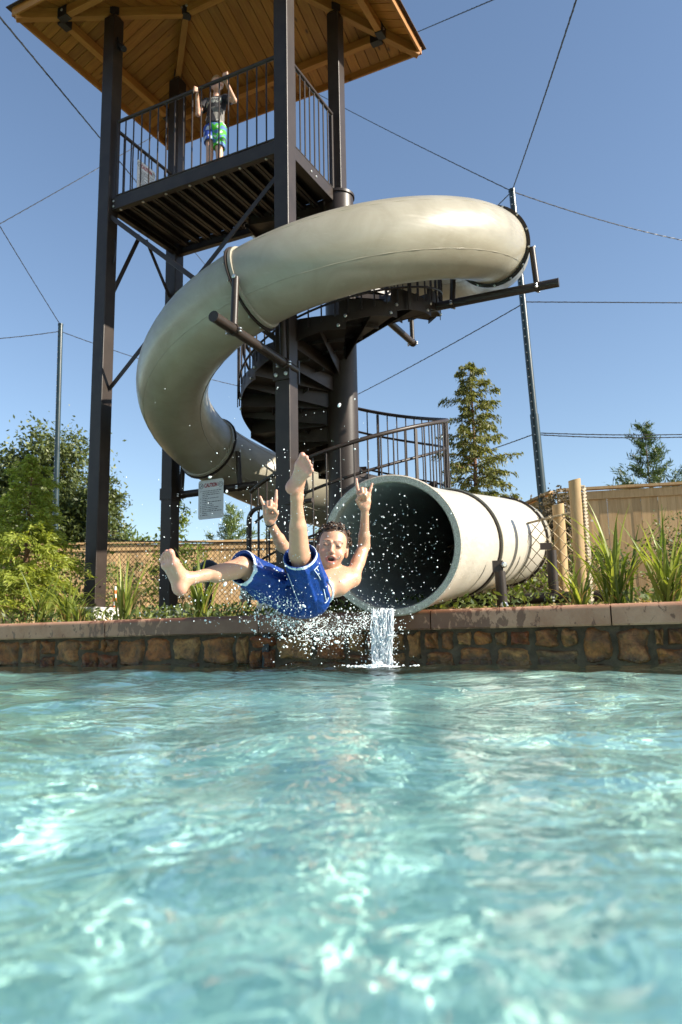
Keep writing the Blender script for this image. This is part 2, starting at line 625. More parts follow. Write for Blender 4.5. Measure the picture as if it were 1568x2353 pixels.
# deck
deck_z0 = ZT - .16
def steel(name, fn, parent=tower, mat='steel', bevel=.004, smooth=False):
    mb = MB()
    fn(mb)
    return add(name, mb, MT[mat], parent, smooth, bevel)
h = PW / 2
deck = None
def channel(mb, a, b, inward):
    a = np.asarray(a); b = np.asarray(b)
    t = UZ * .075
    mb.bar(a - UZ * .08, b - UZ * .08, .012, .16)
    mb.bar(a - UZ * .005 + inward * .035, b - UZ * .005 + inward * .035, .07, .010)
    mb.bar(a - UZ * .156 + inward * .035, b - UZ * .156 + inward * .035, .07, .010)
deck = steel('deck', lambda mb: channel(mb, T(-L + h, -D - .02, ZT), T(-h, -D - .02, ZT), W))
steel('edge_beam', lambda mb: channel(mb, T(-L + h, .03, ZT), T(-.2, .03, ZT), -W), deck)
steel('edge_beam', lambda mb: channel(mb, T(-L + .03, -D + h, ZT), T(-L + .03, -h, ZT), U), deck)
steel('edge_beam', lambda mb: channel(mb, T(.02, -D + h, ZT), T(.02, -.2, ZT), -U), deck)
nb = 13
pw = (L - 2 * h) / nb
for i in range(nb):
    u0 = -L + h + i * pw
    mb = MB()
    mb.box(T(u0 + pw / 2, -D / 2, ZT - .015), U * (pw / 2 - .004), W * (D / 2 - .07), UZ * .006)
    for e in (.012, pw - .012):
        mb.box(T(u0 + e, -D / 2, ZT - .06), U * .006, W * (D / 2 - .07), UZ * .038)
        mb.box(T(u0 + e + (.014 if e < .05 else -.014), -D / 2, ZT - .095), U * .018, W * (D / 2 - .07), UZ * .004)
    add('deck_plank', mb, MT['steel2'], deck)
bm = MB()
bm.tube([V(0, 0, -.006), V(0, 0, .004), V(0, 0, .008)], [.015, .015, .009], 8)
bolt_me = bpy.data.meshes.new('bolt')
bolt_me.from_pydata(bm.v, [], bm.f)
bolt_me.materials.append(MT['bolt'])
def bolt(p, d, parent, s=1.):
    o = link('bolt', bolt_me, parent, tuple(np.asarray(p) - wloc(parent)))
    o.rotation_euler = Vector(d).to_track_quat('Z', 'Y').to_euler()
    o.scale = (s, s, s)
    return o
for i in range(7):
    bolt(T(-L + .2 + i * .36, -D + .02, ZT - .164), -UZ, deck, 1.2)
for i in range(2):
    bolt(T(.03, -D / 2 - .1 + i * .12, ZT - .09), U, deck)
for z in (ZT - .05, ZT - .12):
    bolt(T(-L + h + .03, -D - .03, z), -W, deck)
# railings
ZR = ZT + 1.07
def railing(a, b, n):
    a = np.asarray(a); b = np.asarray(b)
    mb = MB()
    mb.tube([a + UZ * 1.07, b + UZ * 1.07], .024, 12)
    o = add('railing', mb, MT['steel'], tower, True)
    for e in (a, b):
        mb = MB()
        mb.tube([e + UZ * .01, e + UZ * 1.07], .018, 8)
        add('rail_post', mb, MT['steel'], o, True)
    mb = MB()
    mb.tube([a + UZ * .035, b + UZ * .035], .012, 8)
    add('bottom_rail', mb, MT['steel'], o, True)
    me = None
    for i in range(1, n):
        p = a + (b - a) * i / n
        if me is None:
            mb = MB()
            mb.tube([UZ * .03, UZ * 1.06], .0095, 8)
            me = bpy.data.meshes.new('baluster')
            me.from_pydata(mb.v, [], mb.f)
            me.polygons.foreach_set('use_smooth', np.ones(len(me.polygons), bool))
            me.set_sharp_from_angle(angle=R(40))
            me.materials.append(MT['steel'])
        link('baluster', me, o, tuple(p - wloc(o)))
    return o
railing(T(-L + h + .04, -D + .0, ZT), T(-h - .02, -D + .0, ZT), 18)
railing(T(0, -D + h + .03, ZT), T(0, -h - .06, ZT), 9)
railing(T(-L, -D + h + .03, ZT), T(-L, -h - .03, ZT), 8)
# braces
def flat(a, b, name='brace', w=.06, t=.012, up=W):
    o = steel(name, lambda mb: mb.bar(a, b, w, t, up))
    return o
zb1 = 3.23
flat(T(-h, -D + .03, 5.35), T(-L + h, -D + .03, zb1))
flat(T(-L + h, -D - .04, 5.47), T(-h, -D - .04, 3.35))
flat(T(-L, -D / 2 - .06, ZT - .18), T(-L, -D + h, 4.45), up=U)
flat(T(-L, -D / 2 + .06, ZT - .18), T(-L, -h, 4.93), up=U)
flat(T(-.8, .05, ZT - .17), T(-.1, .05, 4.9), up=W)
# cable loop and spot lamp on the front left post
steel('cable_loop', lambda mb: mb.tube([T(-L + h + .012 + .05 * math.sin(a), -D, 5.02 + .16 * math.cos(a)) for a in np.linspace(0, math.pi, 12)], .008, 6), tower, 'black', 0, True)
steel('spot_lamp', lambda mb: (mb.tube([T(-L + h + .03, -D, 7.93), T(-L + h + .13, -D - .03, 7.80)], [.032, .038], 10), mb.box(T(-L + h + .012, -D, 7.95), U * .012, W * .03, UZ * .08)), tower, 'black', 0)
# cap plate on the stair column is with the stairs

# roof ---------------------------------------------------------------
E0, E1, F0, F1 = -L - OV, OV, -D - OV, OV        # eave rectangle in tower coordinates
half = (F1 - F0) / 2
ridge_z = SL * half
def ceil_z(d):
    return ZE + .075 + SL * d
faces = {  # origin corner, along, inward, length
    'front': (E0, F0, (1, 0), (0, 1), E1 - E0), 'back': (E1, F1, (-1, 0), (0, -1), E1 - E0),
    'left': (E0, F1, (0, -1), (1, 0), F1 - F0), 'right': (E1, F0, (0, 1), (-1, 0), F1 - F0)}
def fp(face, s, d, z):
    u0, w0, al, inn, ln = faces[face]
    return T(u0 + al[0] * s + inn[0] * d, w0 + al[1] * s + inn[1] * d, z)
r0, r1 = T(E0 + half, (F0 + F1) / 2, ZE + ridge_z + .02), T(E1 - half, (F0 + F1) / 2, ZE + ridge_z + .02)
def beam(name, a, b, wx, wy, parent, mat='wood_beam'):
    """a wooden beam as an object whose local Y runs along it"""
    a = np.asarray(a, float); b = np.asarray(b, float)
    ln = np.linalg.norm(b - a)
    bm_ = MB()
    bm_.box(V(0, 0, 0), V(wx / 2, 0, 0), V(0, ln / 2, 0), V(0, 0, wy / 2))
    me = bpy.data.meshes.new(name)
    me.from_pydata(bm_.v, [], bm_.f)
    me.materials.append(MT[mat])
    o = link(name, me, parent)
    y = unit(b - a)
    x = unit(np.cross(y, UZ))
    z = np.cross(x, y)
    m = Matrix(((x[0], y[0], z[0]), (x[1], y[1], z[1]), (x[2], y[2], z[2])))
    o.rotation_euler = m.to_euler()
    o.location = tuple((a + b) / 2 - wloc(parent))
    bv = o.modifiers.new('bevel', 'BEVEL')
    bv.width = .006
    bv.segments = 2
    return o
roof = link('roof', None, tower)
beam('ridge_beam', r0 - U * .05, r1 + U * .05, .09, .15, roof)
corners = [(E0, F0), (E1, F0), (E1, F1), (E0, F1)]
for (cu, cw) in corners:
    ru = E0 + half if cu == E0 else E1 - half
    rw = (F0 + F1) / 2
    a = T(cu + (.03 if cu == E0 else -.03), cw + (.03 if cw == F0 else -.03), ZE + .01)
    b_ = T(ru, rw, ZE + ridge_z + .0)
    beam('hip_rafter', a, b_, .085, .13, roof)
PD = .40
for nm in faces:
    ln = faces[nm][4]
    beam('purlin', fp(nm, PD + .06, PD, ceil_z(PD) - .10), fp(nm, ln - PD - .06, PD, ceil_z(PD) - .10), .085, .12, roof)
    beam('fascia_board', fp(nm, .0, .016, ZE + .07), fp(nm, ln - .036, .016, ZE + .07), .03, .15, roof)
    # bracket plates where purlin meets hip
    for s0 in (PD, ln - PD):
        sgn = 1 if s0 < 1 else -1
        mb = MB()
        c0 = fp(nm, s0 + sgn * .10, PD, ceil_z(PD) - .105)
        al = faces[nm][2]
        ax = al[0] * U + al[1] * W
        mb.box(c0, ax * .075, np.cross(UZ, ax) * .05, UZ * .072)
        o = add('bracket', mb, MT['black'], roof)
        inn = faces[nm][3]
        ni = inn[0] * U + inn[1] * W
        bolt(c0 + ni * .05 + UZ * .02, ni, roof, 1.3)
        bolt(c0 - ni * .05 + UZ * .02, -ni, roof, 1.3)
    # tongue and groove boards running up the slope
    npl = int(round(ln / .15))
    pw_ = ln / npl
    for i in range(npl):
        s0, s1 = i * pw_ + .0055, (i + 1) * pw_ - .0055
        def dep(s):
            return min(s, ln - s, half)
        jit = rn.uniform(0, .004)
        st = [(s0, .035), (s1, .035), (s1, max(dep(s1) - .005, .036))]
        for kx in (half, ln - half):
            if s0 < kx < s1:
                st.append((kx, half - .005))
        st.append((s0, max(dep(s0) - .005, .036)))
        o = link('ceiling_board', None, roof)
        # build in a local frame: x along eave, y up the slope
        u0, w0, al, inn, _ = faces[nm]
        X3 = al[0] * U + al[1] * W
        I3 = inn[0] * U + inn[1] * W
        Y3 = unit(I3 + SL * UZ)
        Z3 = np.cross(X3, Y3)
        og = fp(nm, (s0 + s1) / 2, .4, ceil_z(.4) + jit)
        pts = [fp(nm, s, d, ceil_z(d) + jit) - og for s, d in st]
        loc_ = [V(p @ X3, p @ Y3, p @ Z3) for p in pts]
        bm_ = MB()
        bm_.prism(loc_, V(0, 0, .02 if Z3[2] > 0 else -.02))
        me = bpy.data.meshes.new('ceiling_board')
        me.from_pydata(bm_.v, [], bm_.f)
        me.materials.append(MT['wood_roof'])
        bpy.data.objects.remove(o)
        o = link('ceiling_board', me, roof)
        o.rotation_euler = Matrix(((X3[0], Y3[0], Z3[0]), (X3[1], Y3[1], Z3[1]), (X3[2], Y3[2], Z3[2]))).to_euler()
        o.location = tuple(og - wloc(roof))
    # shingle courses on top
    nc = 9
    cd = (half + .05) / nc
    for i in range(nc):
        d0, d1 = -.05 + i * cd, -.05 + (i + 1) * cd + .02
        d1 = min(d1, half)
        zt_ = .045
        a, b_ = fp(nm, d0, d0, ceil_z(d0) + zt_ + .012), fp(nm, ln - d0, d0, ceil_z(d0) + zt_ + .012)
        c_, d_ = fp(nm, max(ln - d1, half), d1, ceil_z(d1) + zt_), fp(nm, min(d1, half) if ln < 4 else d1, d1, ceil_z(d1) + zt_)
        mb = MB()
        mb.prism([a, b_, c_, d_], -UZ * .012)
        add('shingle_course', mb, MT['shingle'], roof)
# ridge-end connector plates
for e in (r0, r1):
    mb = MB()
    mb.tube([e - UZ * .10, e + UZ * .09], .075, 8)
    add('hub', mb, MT['black'], roof)
    for a in range(6):
        dd = V(math.cos(a), math.sin(a), 0)
        bolt(e + dd * .076 + UZ * .02 * (a % 2), dd, roof, 1.3)

# ------------------------------------------------------------------ spiral stairs
def P3(phi, r, z):
    return V(C[0] + r * math.cos(phi), C[1] + r * math.sin(phi), z)
stairs = thing('spiral_staircase', 'brown steel spiral staircase winding round a thick round column', 'staircase', C + UZ * GZ)
mb = MB()
mb.tube([C + UZ * GZ, C + UZ * 5.70], .188, 40)
add('column', mb, MT['steel'], stairs, True)
mb = MB()
mb.tube([C + UZ * 5.701, C + UZ * 5.734], .205, 40)
add('cap_plate', mb, MT['steel'], stairs, True)
mb = MB()
mb.tube([C + UZ * (GZ - .02), C + UZ * (GZ + .03)], .3, 40)
add('base_plate', mb, MT['steel'], stairs, True)
RISE, STEP = .187, R(27.7)
def stair_z(phi):
    return 4.20 + phi * RISE / (STEP if phi < 0 else R(20.6))
def stair_phi(z):
    return (z - 4.20) / RISE * (STEP if z < 4.20 else R(20.6))
n_tr = int((5.65 - .5) / RISE)
ph_top = stair_phi(5.56)
RO = 1.215
tread_me = None
def arc(r, a0, a1, n, z):
    return [V(r * math.cos(a), r * math.sin(a), z) for a in np.linspace(a0, a1, n)]
def tread_mesh():
    mb = MB()
    a0, a1 = -STEP * .56, STEP * .56
    for zt_, t in ((0, -.012),):
        inner = arc(.17, a0, a1, 3, zt_)
        outer = arc(RO, a0, a1, 9, zt_)
        mb.prism(inner + outer[::-1], UZ * t)
    # folded front lip, riser down to the tread below, stiffener and outer end plate
    for a, z0, z1 in ((a0, -.055, -.0), (a1 - .01, -.012, .135)):
        d = V(math.cos(a), math.sin(a), 0)
        n_ = V(-math.sin(a), math.cos(a), 0)
        mb.box(d * (.17 + RO) / 2 + UZ * (z0 + z1) / 2, d * (RO - .17) / 2, n_ * .004, UZ * (z1 - z0) / 2)
    for rr in (.5, .85):
        pts = arc(rr, a0, a1, 5, -.035)
        for p, q in zip(pts[:-1], pts[1:]):
            mb.bar(p, q, .008, .04)
    am = STEP * .05
    d = V(math.cos(am), math.sin(am), 0)
    mb.add([d * .18 - UZ * .012, d * RO - UZ * .012, d * RO - UZ * .06, d * .18 - UZ * .2,
            d * .18 - UZ * .012 + V(-d[1], d[0], 0) * .01, d * RO - UZ * .012 + V(-d[1], d[0], 0) * .01, d * RO - UZ * .06 + V(-d[1], d[0], 0) * .01, d * .18 - UZ * .2 + V(-d[1], d[0], 0) * .01],
           [(0, 1, 2, 3), (7, 6, 5, 4), (3, 2, 6, 7), (0, 4, 5, 1), (1, 5, 6, 2)])
    me = bpy.data.meshes.new('tread')
    me.from_pydata(mb.v, [], mb.f)
    me.materials.append(MT['steel2'])
    # outer end plate with a scooped lower edge
    mb = MB()
    n = 12
    for r_ in (RO + .001, RO + .009):
        for i in range(n + 1):
            t = i / n
            a = a0 + (a1 - a0) * t
            zz_ = t * RISE
            mb.v.append(tuple(V(r_ * math.cos(a), r_ * math.sin(a), .10 + t * RISE * 0 + (.0))))
            mb.v.append(tuple(V(r_ * math.cos(a), r_ * math.sin(a), -.06 - .14 * (1 - t) ** 1.6 * 0 - .12 * math.sin(math.pi * min(1, t)) * 0 - .13 * (1 - t) ** 2)))
    m = (n + 1) * 2
    for i in range(n):
        j = 2 * i
        mb.f += [(j, j + 1, j + 3, j + 2), (m + j, m + j + 2, m + j + 3, m + j + 1), (j, j + 2, m + j + 2, m + j), (j + 1, m + j + 1, m + j + 3, j + 3)]
    mb.f += [(0, m, m + 1, 1), (2 * n, 2 * n + 1, m + 2 * n + 1, m + 2 * n)]
    me2 = bpy.data.meshes.new('end_plate')
    me2.from_pydata(mb.v, [], mb.f)
    me2.materials.append(MT['steel2'])
    return me, me2
tme, eme = tread_mesh()
for i in range(n_tr):
    ph = stair_phi(5.56 - i * RISE)
    o = link('tread', tme, stairs, tuple(C + UZ * stair_z(ph) - wloc(stairs)))
    o.rotation_euler = (0, 0, ph)
    e = link('end_plate', eme, o)
    for (a, z) in ((-STEP * .45, -.10), (STEP * .42, -.02)):
        b_ = link('bolt', bolt_me, o, (1.23 * math.cos(a), 1.23 * math.sin(a), z))
        b_.rotation_euler = Vector((math.cos(a), math.sin(a), 0)).to_track_quat('Z', 'Y').to_euler()
        b_.scale = (1.2, 1.2, 1.2)
ph_bot = stair_phi(5.56 - (n_tr - 1) * RISE)
RH = 1.25
def helix(r, dz, a0, a1):
    n = max(8, int(abs(a1 - a0) / R(5)))
    return [P3(a, r, stair_z(a) + dz) for a in np.linspace(a0, a1, n)]
a_hi, a_lo = ph_top + STEP * .1, R(-505)
for nm, dz, r_ in (('handrail', 1.0, .023), ('lower_handrail', .66, .016), ('bottom_rail', .17, .013)):
    mb = MB()
    mb.tube(helix(RH if nm != 'lower_handrail' else RH - .05, dz, a_hi, a_lo), r_, 10)
    add(nm, mb, MT['steel'], stairs, True)
mb = MB()
mb.tube([UZ * 0, UZ * 1.0], .0085, 8)
sb_me = bpy.data.meshes.new('baluster')
sb_me.from_pydata(mb.v, [], mb.f)
sb_me.polygons.foreach_set('use_smooth', np.ones(len(sb_me.polygons), bool))
sb_me.set_sharp_from_angle(angle=R(40))
sb_me.materials.append(MT['steel'])
nbal = int((a_hi - a_lo) / R(6.6))
for i in range(nbal + 1):
    a = a_hi + (a_lo - a_hi) * i / nbal
    link('baluster', sb_me, stairs, tuple(P3(a, RH, stair_z(a)) - wloc(stairs)))
    if i % 9 == 4:
        mb = MB()
        mb.bar(P3(a, RH + .012, stair_z(a) - .1), P3(a, RH + .012, stair_z(a) + .97), .035, .012, up=P3(a, 1, 0) - C)
        add('flat_post', mb, MT['steel'], stairs)

# stair gate rails at the foot of the stairs
gate = thing('entry_rail', 'black arched entry handrail in front of the foot of the staircase', 'handrail', V(-1.05, 8.0, GZ))
ga, gb = V(-.98, 8.05, 0), V(-.28, 7.55, 0)
def archp():
    p = [ga + UZ * GZ]
    for a in np.linspace(180, 90, 7):
        p.append(ga + unit(gb - ga) * (.13 + .13 * math.cos(R(a))) + UZ * (1.42 + .13 * math.sin(R(a))))
    p.append(gb + UZ * 1.55)
    return p
mb = MB()
mb.tube(archp(), .024, 10)
add('top_rail', mb, MT['steel'], gate, True)
for i in range(1, 6):
    p = ga + (gb - ga) * i / 6
    mb = MB()
    mb.tube([p + UZ * GZ, p + UZ * 1.545], .011, 8)
    add('baluster', mb, MT['steel'], gate, True)
mb = MB()
mb.tube([ga + UZ * .62, gb + UZ * .62], .014, 8)
add('bottom_rail', mb, MT['steel'], gate, True)

# ------------------------------------------------------------------ tube slide
def slide_mat(name='beige_gelcoat', c1=(.262, .238, .176), c2=(.35, .322, .25)):
    m, nt, b = nodes_of(name)
    geo = nt.nodes.new('ShaderNodeNewGeometry')
    P = geo.outputs['Position']
    n = noise(nt, 260, 2, .5, P)
    n2 = noise(nt, 2.2, 7, .68, P, .7)
    c = ramp(nt, n2, [(.3, c1), (.7, c2)])
    c = mixrgb(nt, ramp(nt, n, [(.55, 0.), (.75, .35)]), c, (.3, .27, .2))
    sc_ = nt.nodes.new('ShaderNodeTexNoise')   # scuffs along the outside
    mp = nt.nodes.new('ShaderNodeMapping')
    mp.inputs['Scale'].default_value = (3, 3, 22)
    nt.links.new(P, mp.inputs[0])
    nt.links.new(mp.outputs[0], sc_.inputs['Vector'])
    sc_.inputs['Scale'].default_value = 2.
    sc_.inputs['Detail'].default_value = 5
    c = mixrgb(nt, ramp(nt, sc_.outputs['Fac'], [(.64, 0.), (.74, .15)]), c, (.55, .5, .4))
    nt.links.new(c, b.inputs['Base Color'])
    rr = ramp(nt, sc_.outputs['Fac'], [(.4, .30), (.7, .46)])
    nt.links.new(rr, b.inputs['Roughness'])
    b.inputs['Coat Weight'].default_value = .06
    b.inputs['Coat Roughness'].default_value = .12
    bump(nt, b, n2, .04, .02)
    return m
MT['slide'] = slide_mat()
MT['slide_sunlit'] = slide_mat('sunlit_gelcoat', (.46, .428, .36), (.54, .505, .43))  # exit sections: sun brightness put into a paler copy of the beige
def rim_mat():
    m, nt, b = nodes_of('speckled_grey_lining')
    geo = nt.nodes.new('ShaderNodeNewGeometry')
    n = noise(nt, 150, 3, .6, geo.outputs['Position'])
    nt.links.new(ramp(nt, n, [(.35, (.24, .235, .22)), (.6, (.48, .47, .44))]), b.inputs['Base Color'])
    b.inputs['Roughness'].default_value = .3
    return m
MT['lining'] = rim_mat()
def granite_mat():
    m, nt, b = nodes_of('speckled_green_rim')
    geo = nt.nodes.new('ShaderNodeNewGeometry')
    n = noise(nt, 140, 3, .7, geo.outputs['Position'])
    nt.links.new(ramp(nt, n, [(.35, (.24, .20, .155)), (.65, (.54, .49, .41))]), b.inputs['Base Color'])
    b.inputs['Roughness'].default_value = .35
    return m
MT['rim'] = granite_mat()
SR, SA_, SE_ = 1.96, .41, .450
KN = np.radians([75, 60, 0, -60, -114, -180, -230, -300, -372, -395])
KZ = [5.75, 5.55, 4.84, 4.2, 3.66, 2.99, 2.5, 1.85, 1.26, 1.10]
def nspline(xk, yk, x):
    xk = np.asarray(xk); yk = np.asarray(yk); x = np.asarray(x, float)
    n = len(xk); hh = np.diff(xk)
    A = np.eye(n); b = np.zeros(n)
    for i in range(1, n - 1):
        A[i, i - 1] = hh[i - 1]; A[i, i] = 2 * (hh[i - 1] + hh[i]); A[i, i + 1] = hh[i]
        b[i] = 6 * ((yk[i + 1] - yk[i]) / hh[i] - (yk[i] - yk[i - 1]) / hh[i - 1])
    M = np.linalg.solve(A, b)
    j = np.clip(np.searchsorted(xk, x) - 1, 0, n - 2)
    d = x - xk[j]; e = xk[j + 1] - x; h_ = hh[j]
    return M[j] * e ** 3 / 6 / h_ + M[j + 1] * d ** 3 / 6 / h_ + (yk[j] / h_ - M[j] * h_ / 6) * e + (yk[j + 1] / h_ - M[j + 1] * h_ / 6) * d
SC = V(C[0] - .06, C[1], 0)
PE = R(-384.2)
def hel(a):
    return V(SC[0] + SR * math.cos(a), SC[1] + SR * math.sin(a), float(nspline(-KN, KZ, -a)))
hp = [hel(a) for a in np.linspace(R(66), PE, 200)]
he = hp[-1]
dd = V(math.sin(PE), -math.cos(PE), 0)
x_end, d_end = V(.318, 4.93, .765), unit(V(-.25, -.968, -.09))
def bez(p0, p1, p2, p3, t):
    return (1 - t) ** 3 * p0 + 3 * (1 - t) ** 2 * t * p1 + 3 * (1 - t) * t * t * p2 + t ** 3 * p3
exit_pts = [bez(he, he + unit(dd - UZ * .10) * 1.15, x_end - d_end * 1.15, x_end, t) for t in np.linspace(0, 1, 40)[1:]]
# start: leaves the back of the deck and swings into the spiral
st_a, st_b = T(-1.35, .02, 6.18), hp[0]
tan0 = unit(hp[1] - hp[0])
st_pts = [bez(st_a, st_a + W * 1.0 - UZ * .12, st_b - tan0 * 1.0, st_b, t) for t in np.linspace(0, 1, 24)[:-1]]
path = st_pts + hp + exit_pts
path = np.array(path)
rads = np.full(len(path), SA_)
n_ex = len(exit_pts)
i_ex = len(path) - n_ex
rads[i_ex:] = SE_
rads[i_ex - 14:i_ex] = np.linspace(SA_, SE_, 14)
tang = np.gradient(path, axis=0)
tang /= np.linalg.norm(tang, axis=1)[:, None]
sideN = np.cross(tang, UZ)
sideN /= np.linalg.norm(sideN, axis=1)[:, None]
upN = np.cross(sideN, tang)
slide = thing('tube_slide', 'beige enclosed tube water slide spiralling round the tower to the pool', 'water slide', V(.3, 5.0, GZ))
NS = 48
def sweep(i0, i1, dr, name, mat, flip=False, parent=slide):
    ii = np.arange(i0, i1 + 1)
    an = np.linspace(0, 2 * math.pi, NS, endpoint=False)
    v = path[ii][:, None, :] + (rads[ii] + dr)[:, None, None] * (np.cos(an)[None, :, None] * sideN[ii][:, None, :] + np.sin(an)[None, :, None] * upN[ii][:, None, :])
    g = np.arange(len(ii) * NS).reshape(len(ii), NS)
    a, b = g[:-1], g[1:]
    f = np.stack([a, np.roll(a, -1, 1), np.roll(b, -1, 1), b], -1).reshape(-1, 4)
    if flip:
        f = f[:, ::-1]
    return add_np(name, v.reshape(-1, 3), f, MT[mat], parent, True)
ang_i = lambda deg: len(st_pts) + int(round((66 - deg) / (66 - math.degrees(PE)) * 199))
joints_i = [0, ang_i(63), ang_i(-24), ang_i(-114), ang_i(-208), ang_i(-300), i_ex + 1, i_ex + 21, len(path) - 1]
for k_ in range(len(joints_i) - 1):
    a, b_ = joints_i[k_], joints_i[k_ + 1]
    if k_ == len(joints_i) - 2:
        b_ = len(path) - 1
    o = sweep(a, b_, 0, 'tube_section', 'slide_sunlit' if k_ >= 6 else 'slide')
    if k_ >= 5:
        sweep(a, b_, -.03, 'lining', 'lining', True, o)
# mouth: thick speckled rim
ie = len(path) - 1
def ringpts(i, r, an):
    return path[i] + r * (math.cos(an) * sideN[i] + math.sin(an) * upN[i])
mb = MB()
t_e = tang[ie]
for j in range(64):
    an = 2 * math.pi * j / 64
    for (r_, off) in ((SE_ + .004, -.05), (SE_ + .008, -.004), (SE_ + .0, .008), (SE_ - .038, .008), (SE_ - .044, -.01), (SE_ - .034, -.12)):
        mb.v.append(tuple(ringpts(ie, r_, an) + t_e * off))
for j in range(64):
    for q in range(5):
        a = j * 6 + q
        b_ = ((j + 1) % 64) * 6 + q
        mb.f.append((a, a + 1, b_ + 1, b_))
add('mouth_rim', mb, MT['rim'], slide, True)
# joint collars, gasket bands and bolts
def collar(i, dark=True, nbolt=12, dark_side=1, band=.042):
    t = tang[i]
    r0_ = rads[i]
    mb = MB()
    prof_ = [(-.045, .0), (-.043, .022), (-.010, .024), (-.008, .0)] if dark_side > 0 else [(.008, .0), (.010, .024), (.043, .022), (.045, .0)]
    n = 64
    for j in range(n):
        an = 2 * math.pi * j / n
        for off, dr in prof_:
            mb.v.append(tuple(ringpts(i, r0_ + dr, an) + t * off))
    m = len(prof_)
    for j in range(n):
        for q in range(m - 1):
            mb.f.append((j * m + q, ((j + 1) % n) * m + q, ((j + 1) % n) * m + q + 1, j * m + q + 1))
    o = add('joint_collar', mb, MT['slide'], slide, True)
    mb = MB()
    prof2 = [(-.008, .0), (-.008, band), (.006, band), (.006, .0)] if dark_side > 0 else [(-.006, .0), (-.006, .042), (.008, .042), (.008, .0)]
    sgn = 1 if dark_side > 0 else -1
    prof2 = [(a + .004 * sgn * 3, b_) for a, b_ in prof2]
    for j in range(n):
        an = 2 * math.pi * j / n
        for off, dr in prof2:
            mb.v.append(tuple(ringpts(i, r0_ + dr, an) + t * off))
    for j in range(n):
        for q in range(3):
            mb.f.append((j * 4 + q, ((j + 1) % n) * 4 + q, ((j + 1) % n) * 4 + q + 1, j * 4 + q + 1))
    add('gasket_band', mb, MT['steel'], o, True)
    for j in range(nbolt):
        an = 2 * math.pi * (j + .5) / nbolt
        for sg in (1,):
            p = ringpts(i, r0_ + .03, an) + t * (.018 * sgn + .012 * sgn)
            bolt(p, t * sgn, o, .9)
for ji in joints_i[1:6]:
    collar(ji, nbolt=14)
collar(joints_i[6], nbolt=14, band=.024)
collar(joints_i[7], nbolt=0, band=.014)
# moulding seams
for an_deg in (38, 142, 218, 322):
    mb = MB()
    ii = list(range(joints_i[1], joints_i[6], 3))
    mb.tube([ringpts(i, rads[i] + .0005, R(an_deg)) for i in ii], .0045, 5)
    add('seam', mb, MT['slide'], slide, True)
# supports
def pipe(name, pts, r, parent, n=14):
    mb = MB()
    mb.tube(pts, r, n)
    return add(name, mb, MT['steel'], parent, True)
def clamp(p, d, parent, r=.06):
    d = unit(d)
    pipe('clamp', [p - d * .02, p + d * .02], r, parent)
    x = unit(np.cross(d, UZ))
    for s_ in (-1, 1):
        bolt(p + x * s_ * (r + .012) + UZ * .0, UZ, parent, 1.2)
        bolt(p + x * s_ * (r + .012) - UZ * .03, -UZ, parent, 1.2)
def support(deg, r_in, r_out, z, ji, strut_out=None):
    a = R(deg)
    p0, p1 = P3(a, r_in, z), P3(a, r_out, z)
    arm = pipe('support_arm', [p0, p1], .050, slide)
    cap = pipe('end_cap', [p1, p1 + unit(p1 - p0) * .006], .052, arm)
    cen = path[ji]
    rad = V(math.cos(a), math.sin(a), 0)
    rc = (cen - C) @ rad
    for sgn in (1, -1):
        hs = rc + sgn * (SA_ + .075)
        base = P3(a, hs, z)
        top = P3(a, hs - sgn * .03, cen[2] - .10)
        pipe('strut', [base, top], .034, arm)
        clamp(base, rad, arm, .058)
        bolt(top + rad * sgn * .03, rad * sgn, arm, 1.3)
    return arm
a1 = support(-24, .18, 2.62, 4.00, joints_i[2])
a2 = support(-114, 1.25, 2.80, 3.02, joints_i[3])
a3 = support(151.5, 1.25, 2.56, 2.14, joints_i[4])
a4 = support(63, .18, 2.45, 4.62, joints_i[1])
mb = MB()
mb.box(T(0, -D - .10, 3.0), U * .10, W * .012, UZ * .13)
mb.box(T(0, -D + .10, 3.0), U * .10, W * .012, UZ * .13)
add('clamp_plate', mb, MT['steel'], a2)
for i in (-1, 1):
    bolt(T(i * .06, -D - .115, 2.93), -W, a2, 1.6)
mb = MB()
mb.box(T(-L, .0, 2.14), U * .10, W * .10, UZ * .08)
add('clamp_plate', mb, MT['steel'], a3)
# low supports under the mouth section
la = pipe('support_arm', [V(.80, 7.32, .50), V(2.25, 6.62, .50)], .05, slide)
for x_, y_, z_ in ((1.865, 6.82, .92),):
    pipe('strut', [V(x_, y_, .50), V(x_, y_, z_)], .045, la)
    clamp(V(x_, y_, .50), V(.9, -.44, 0), la, .058)
    mb = MB()
    mb.box(V(x_ - .04, y_ + .02, z_ + .04), V(.05, 0, 0), V(0, .012, 0), V(0, 0, .03))
    add('fork_plate', mb, MT['steel'], la)
ns_ = pipe('strut', [V(1.215, 5.88, .30), V(1.205, 5.88, .66)], .042, slide)
mb = MB()
mb.box(V(1.19, 5.875, .70), V(.04, 0, 0), V(0, .008, 0), V(0, 0, .045))
add('fork_plate', mb, MT['steel'], ns_)
bolt(V(1.235, 5.86, .71), V(.3, -1, 0), ns_, 1.6)
bolt(V(1.215, 5.835, .40), V(0, -1, 0), ns_, 2.)
for (x_, y_) in ((1.0, 7.22),):
    pipe('strut', [V(x_, y_, .3), V(x_, y_, .5)], .045, la)

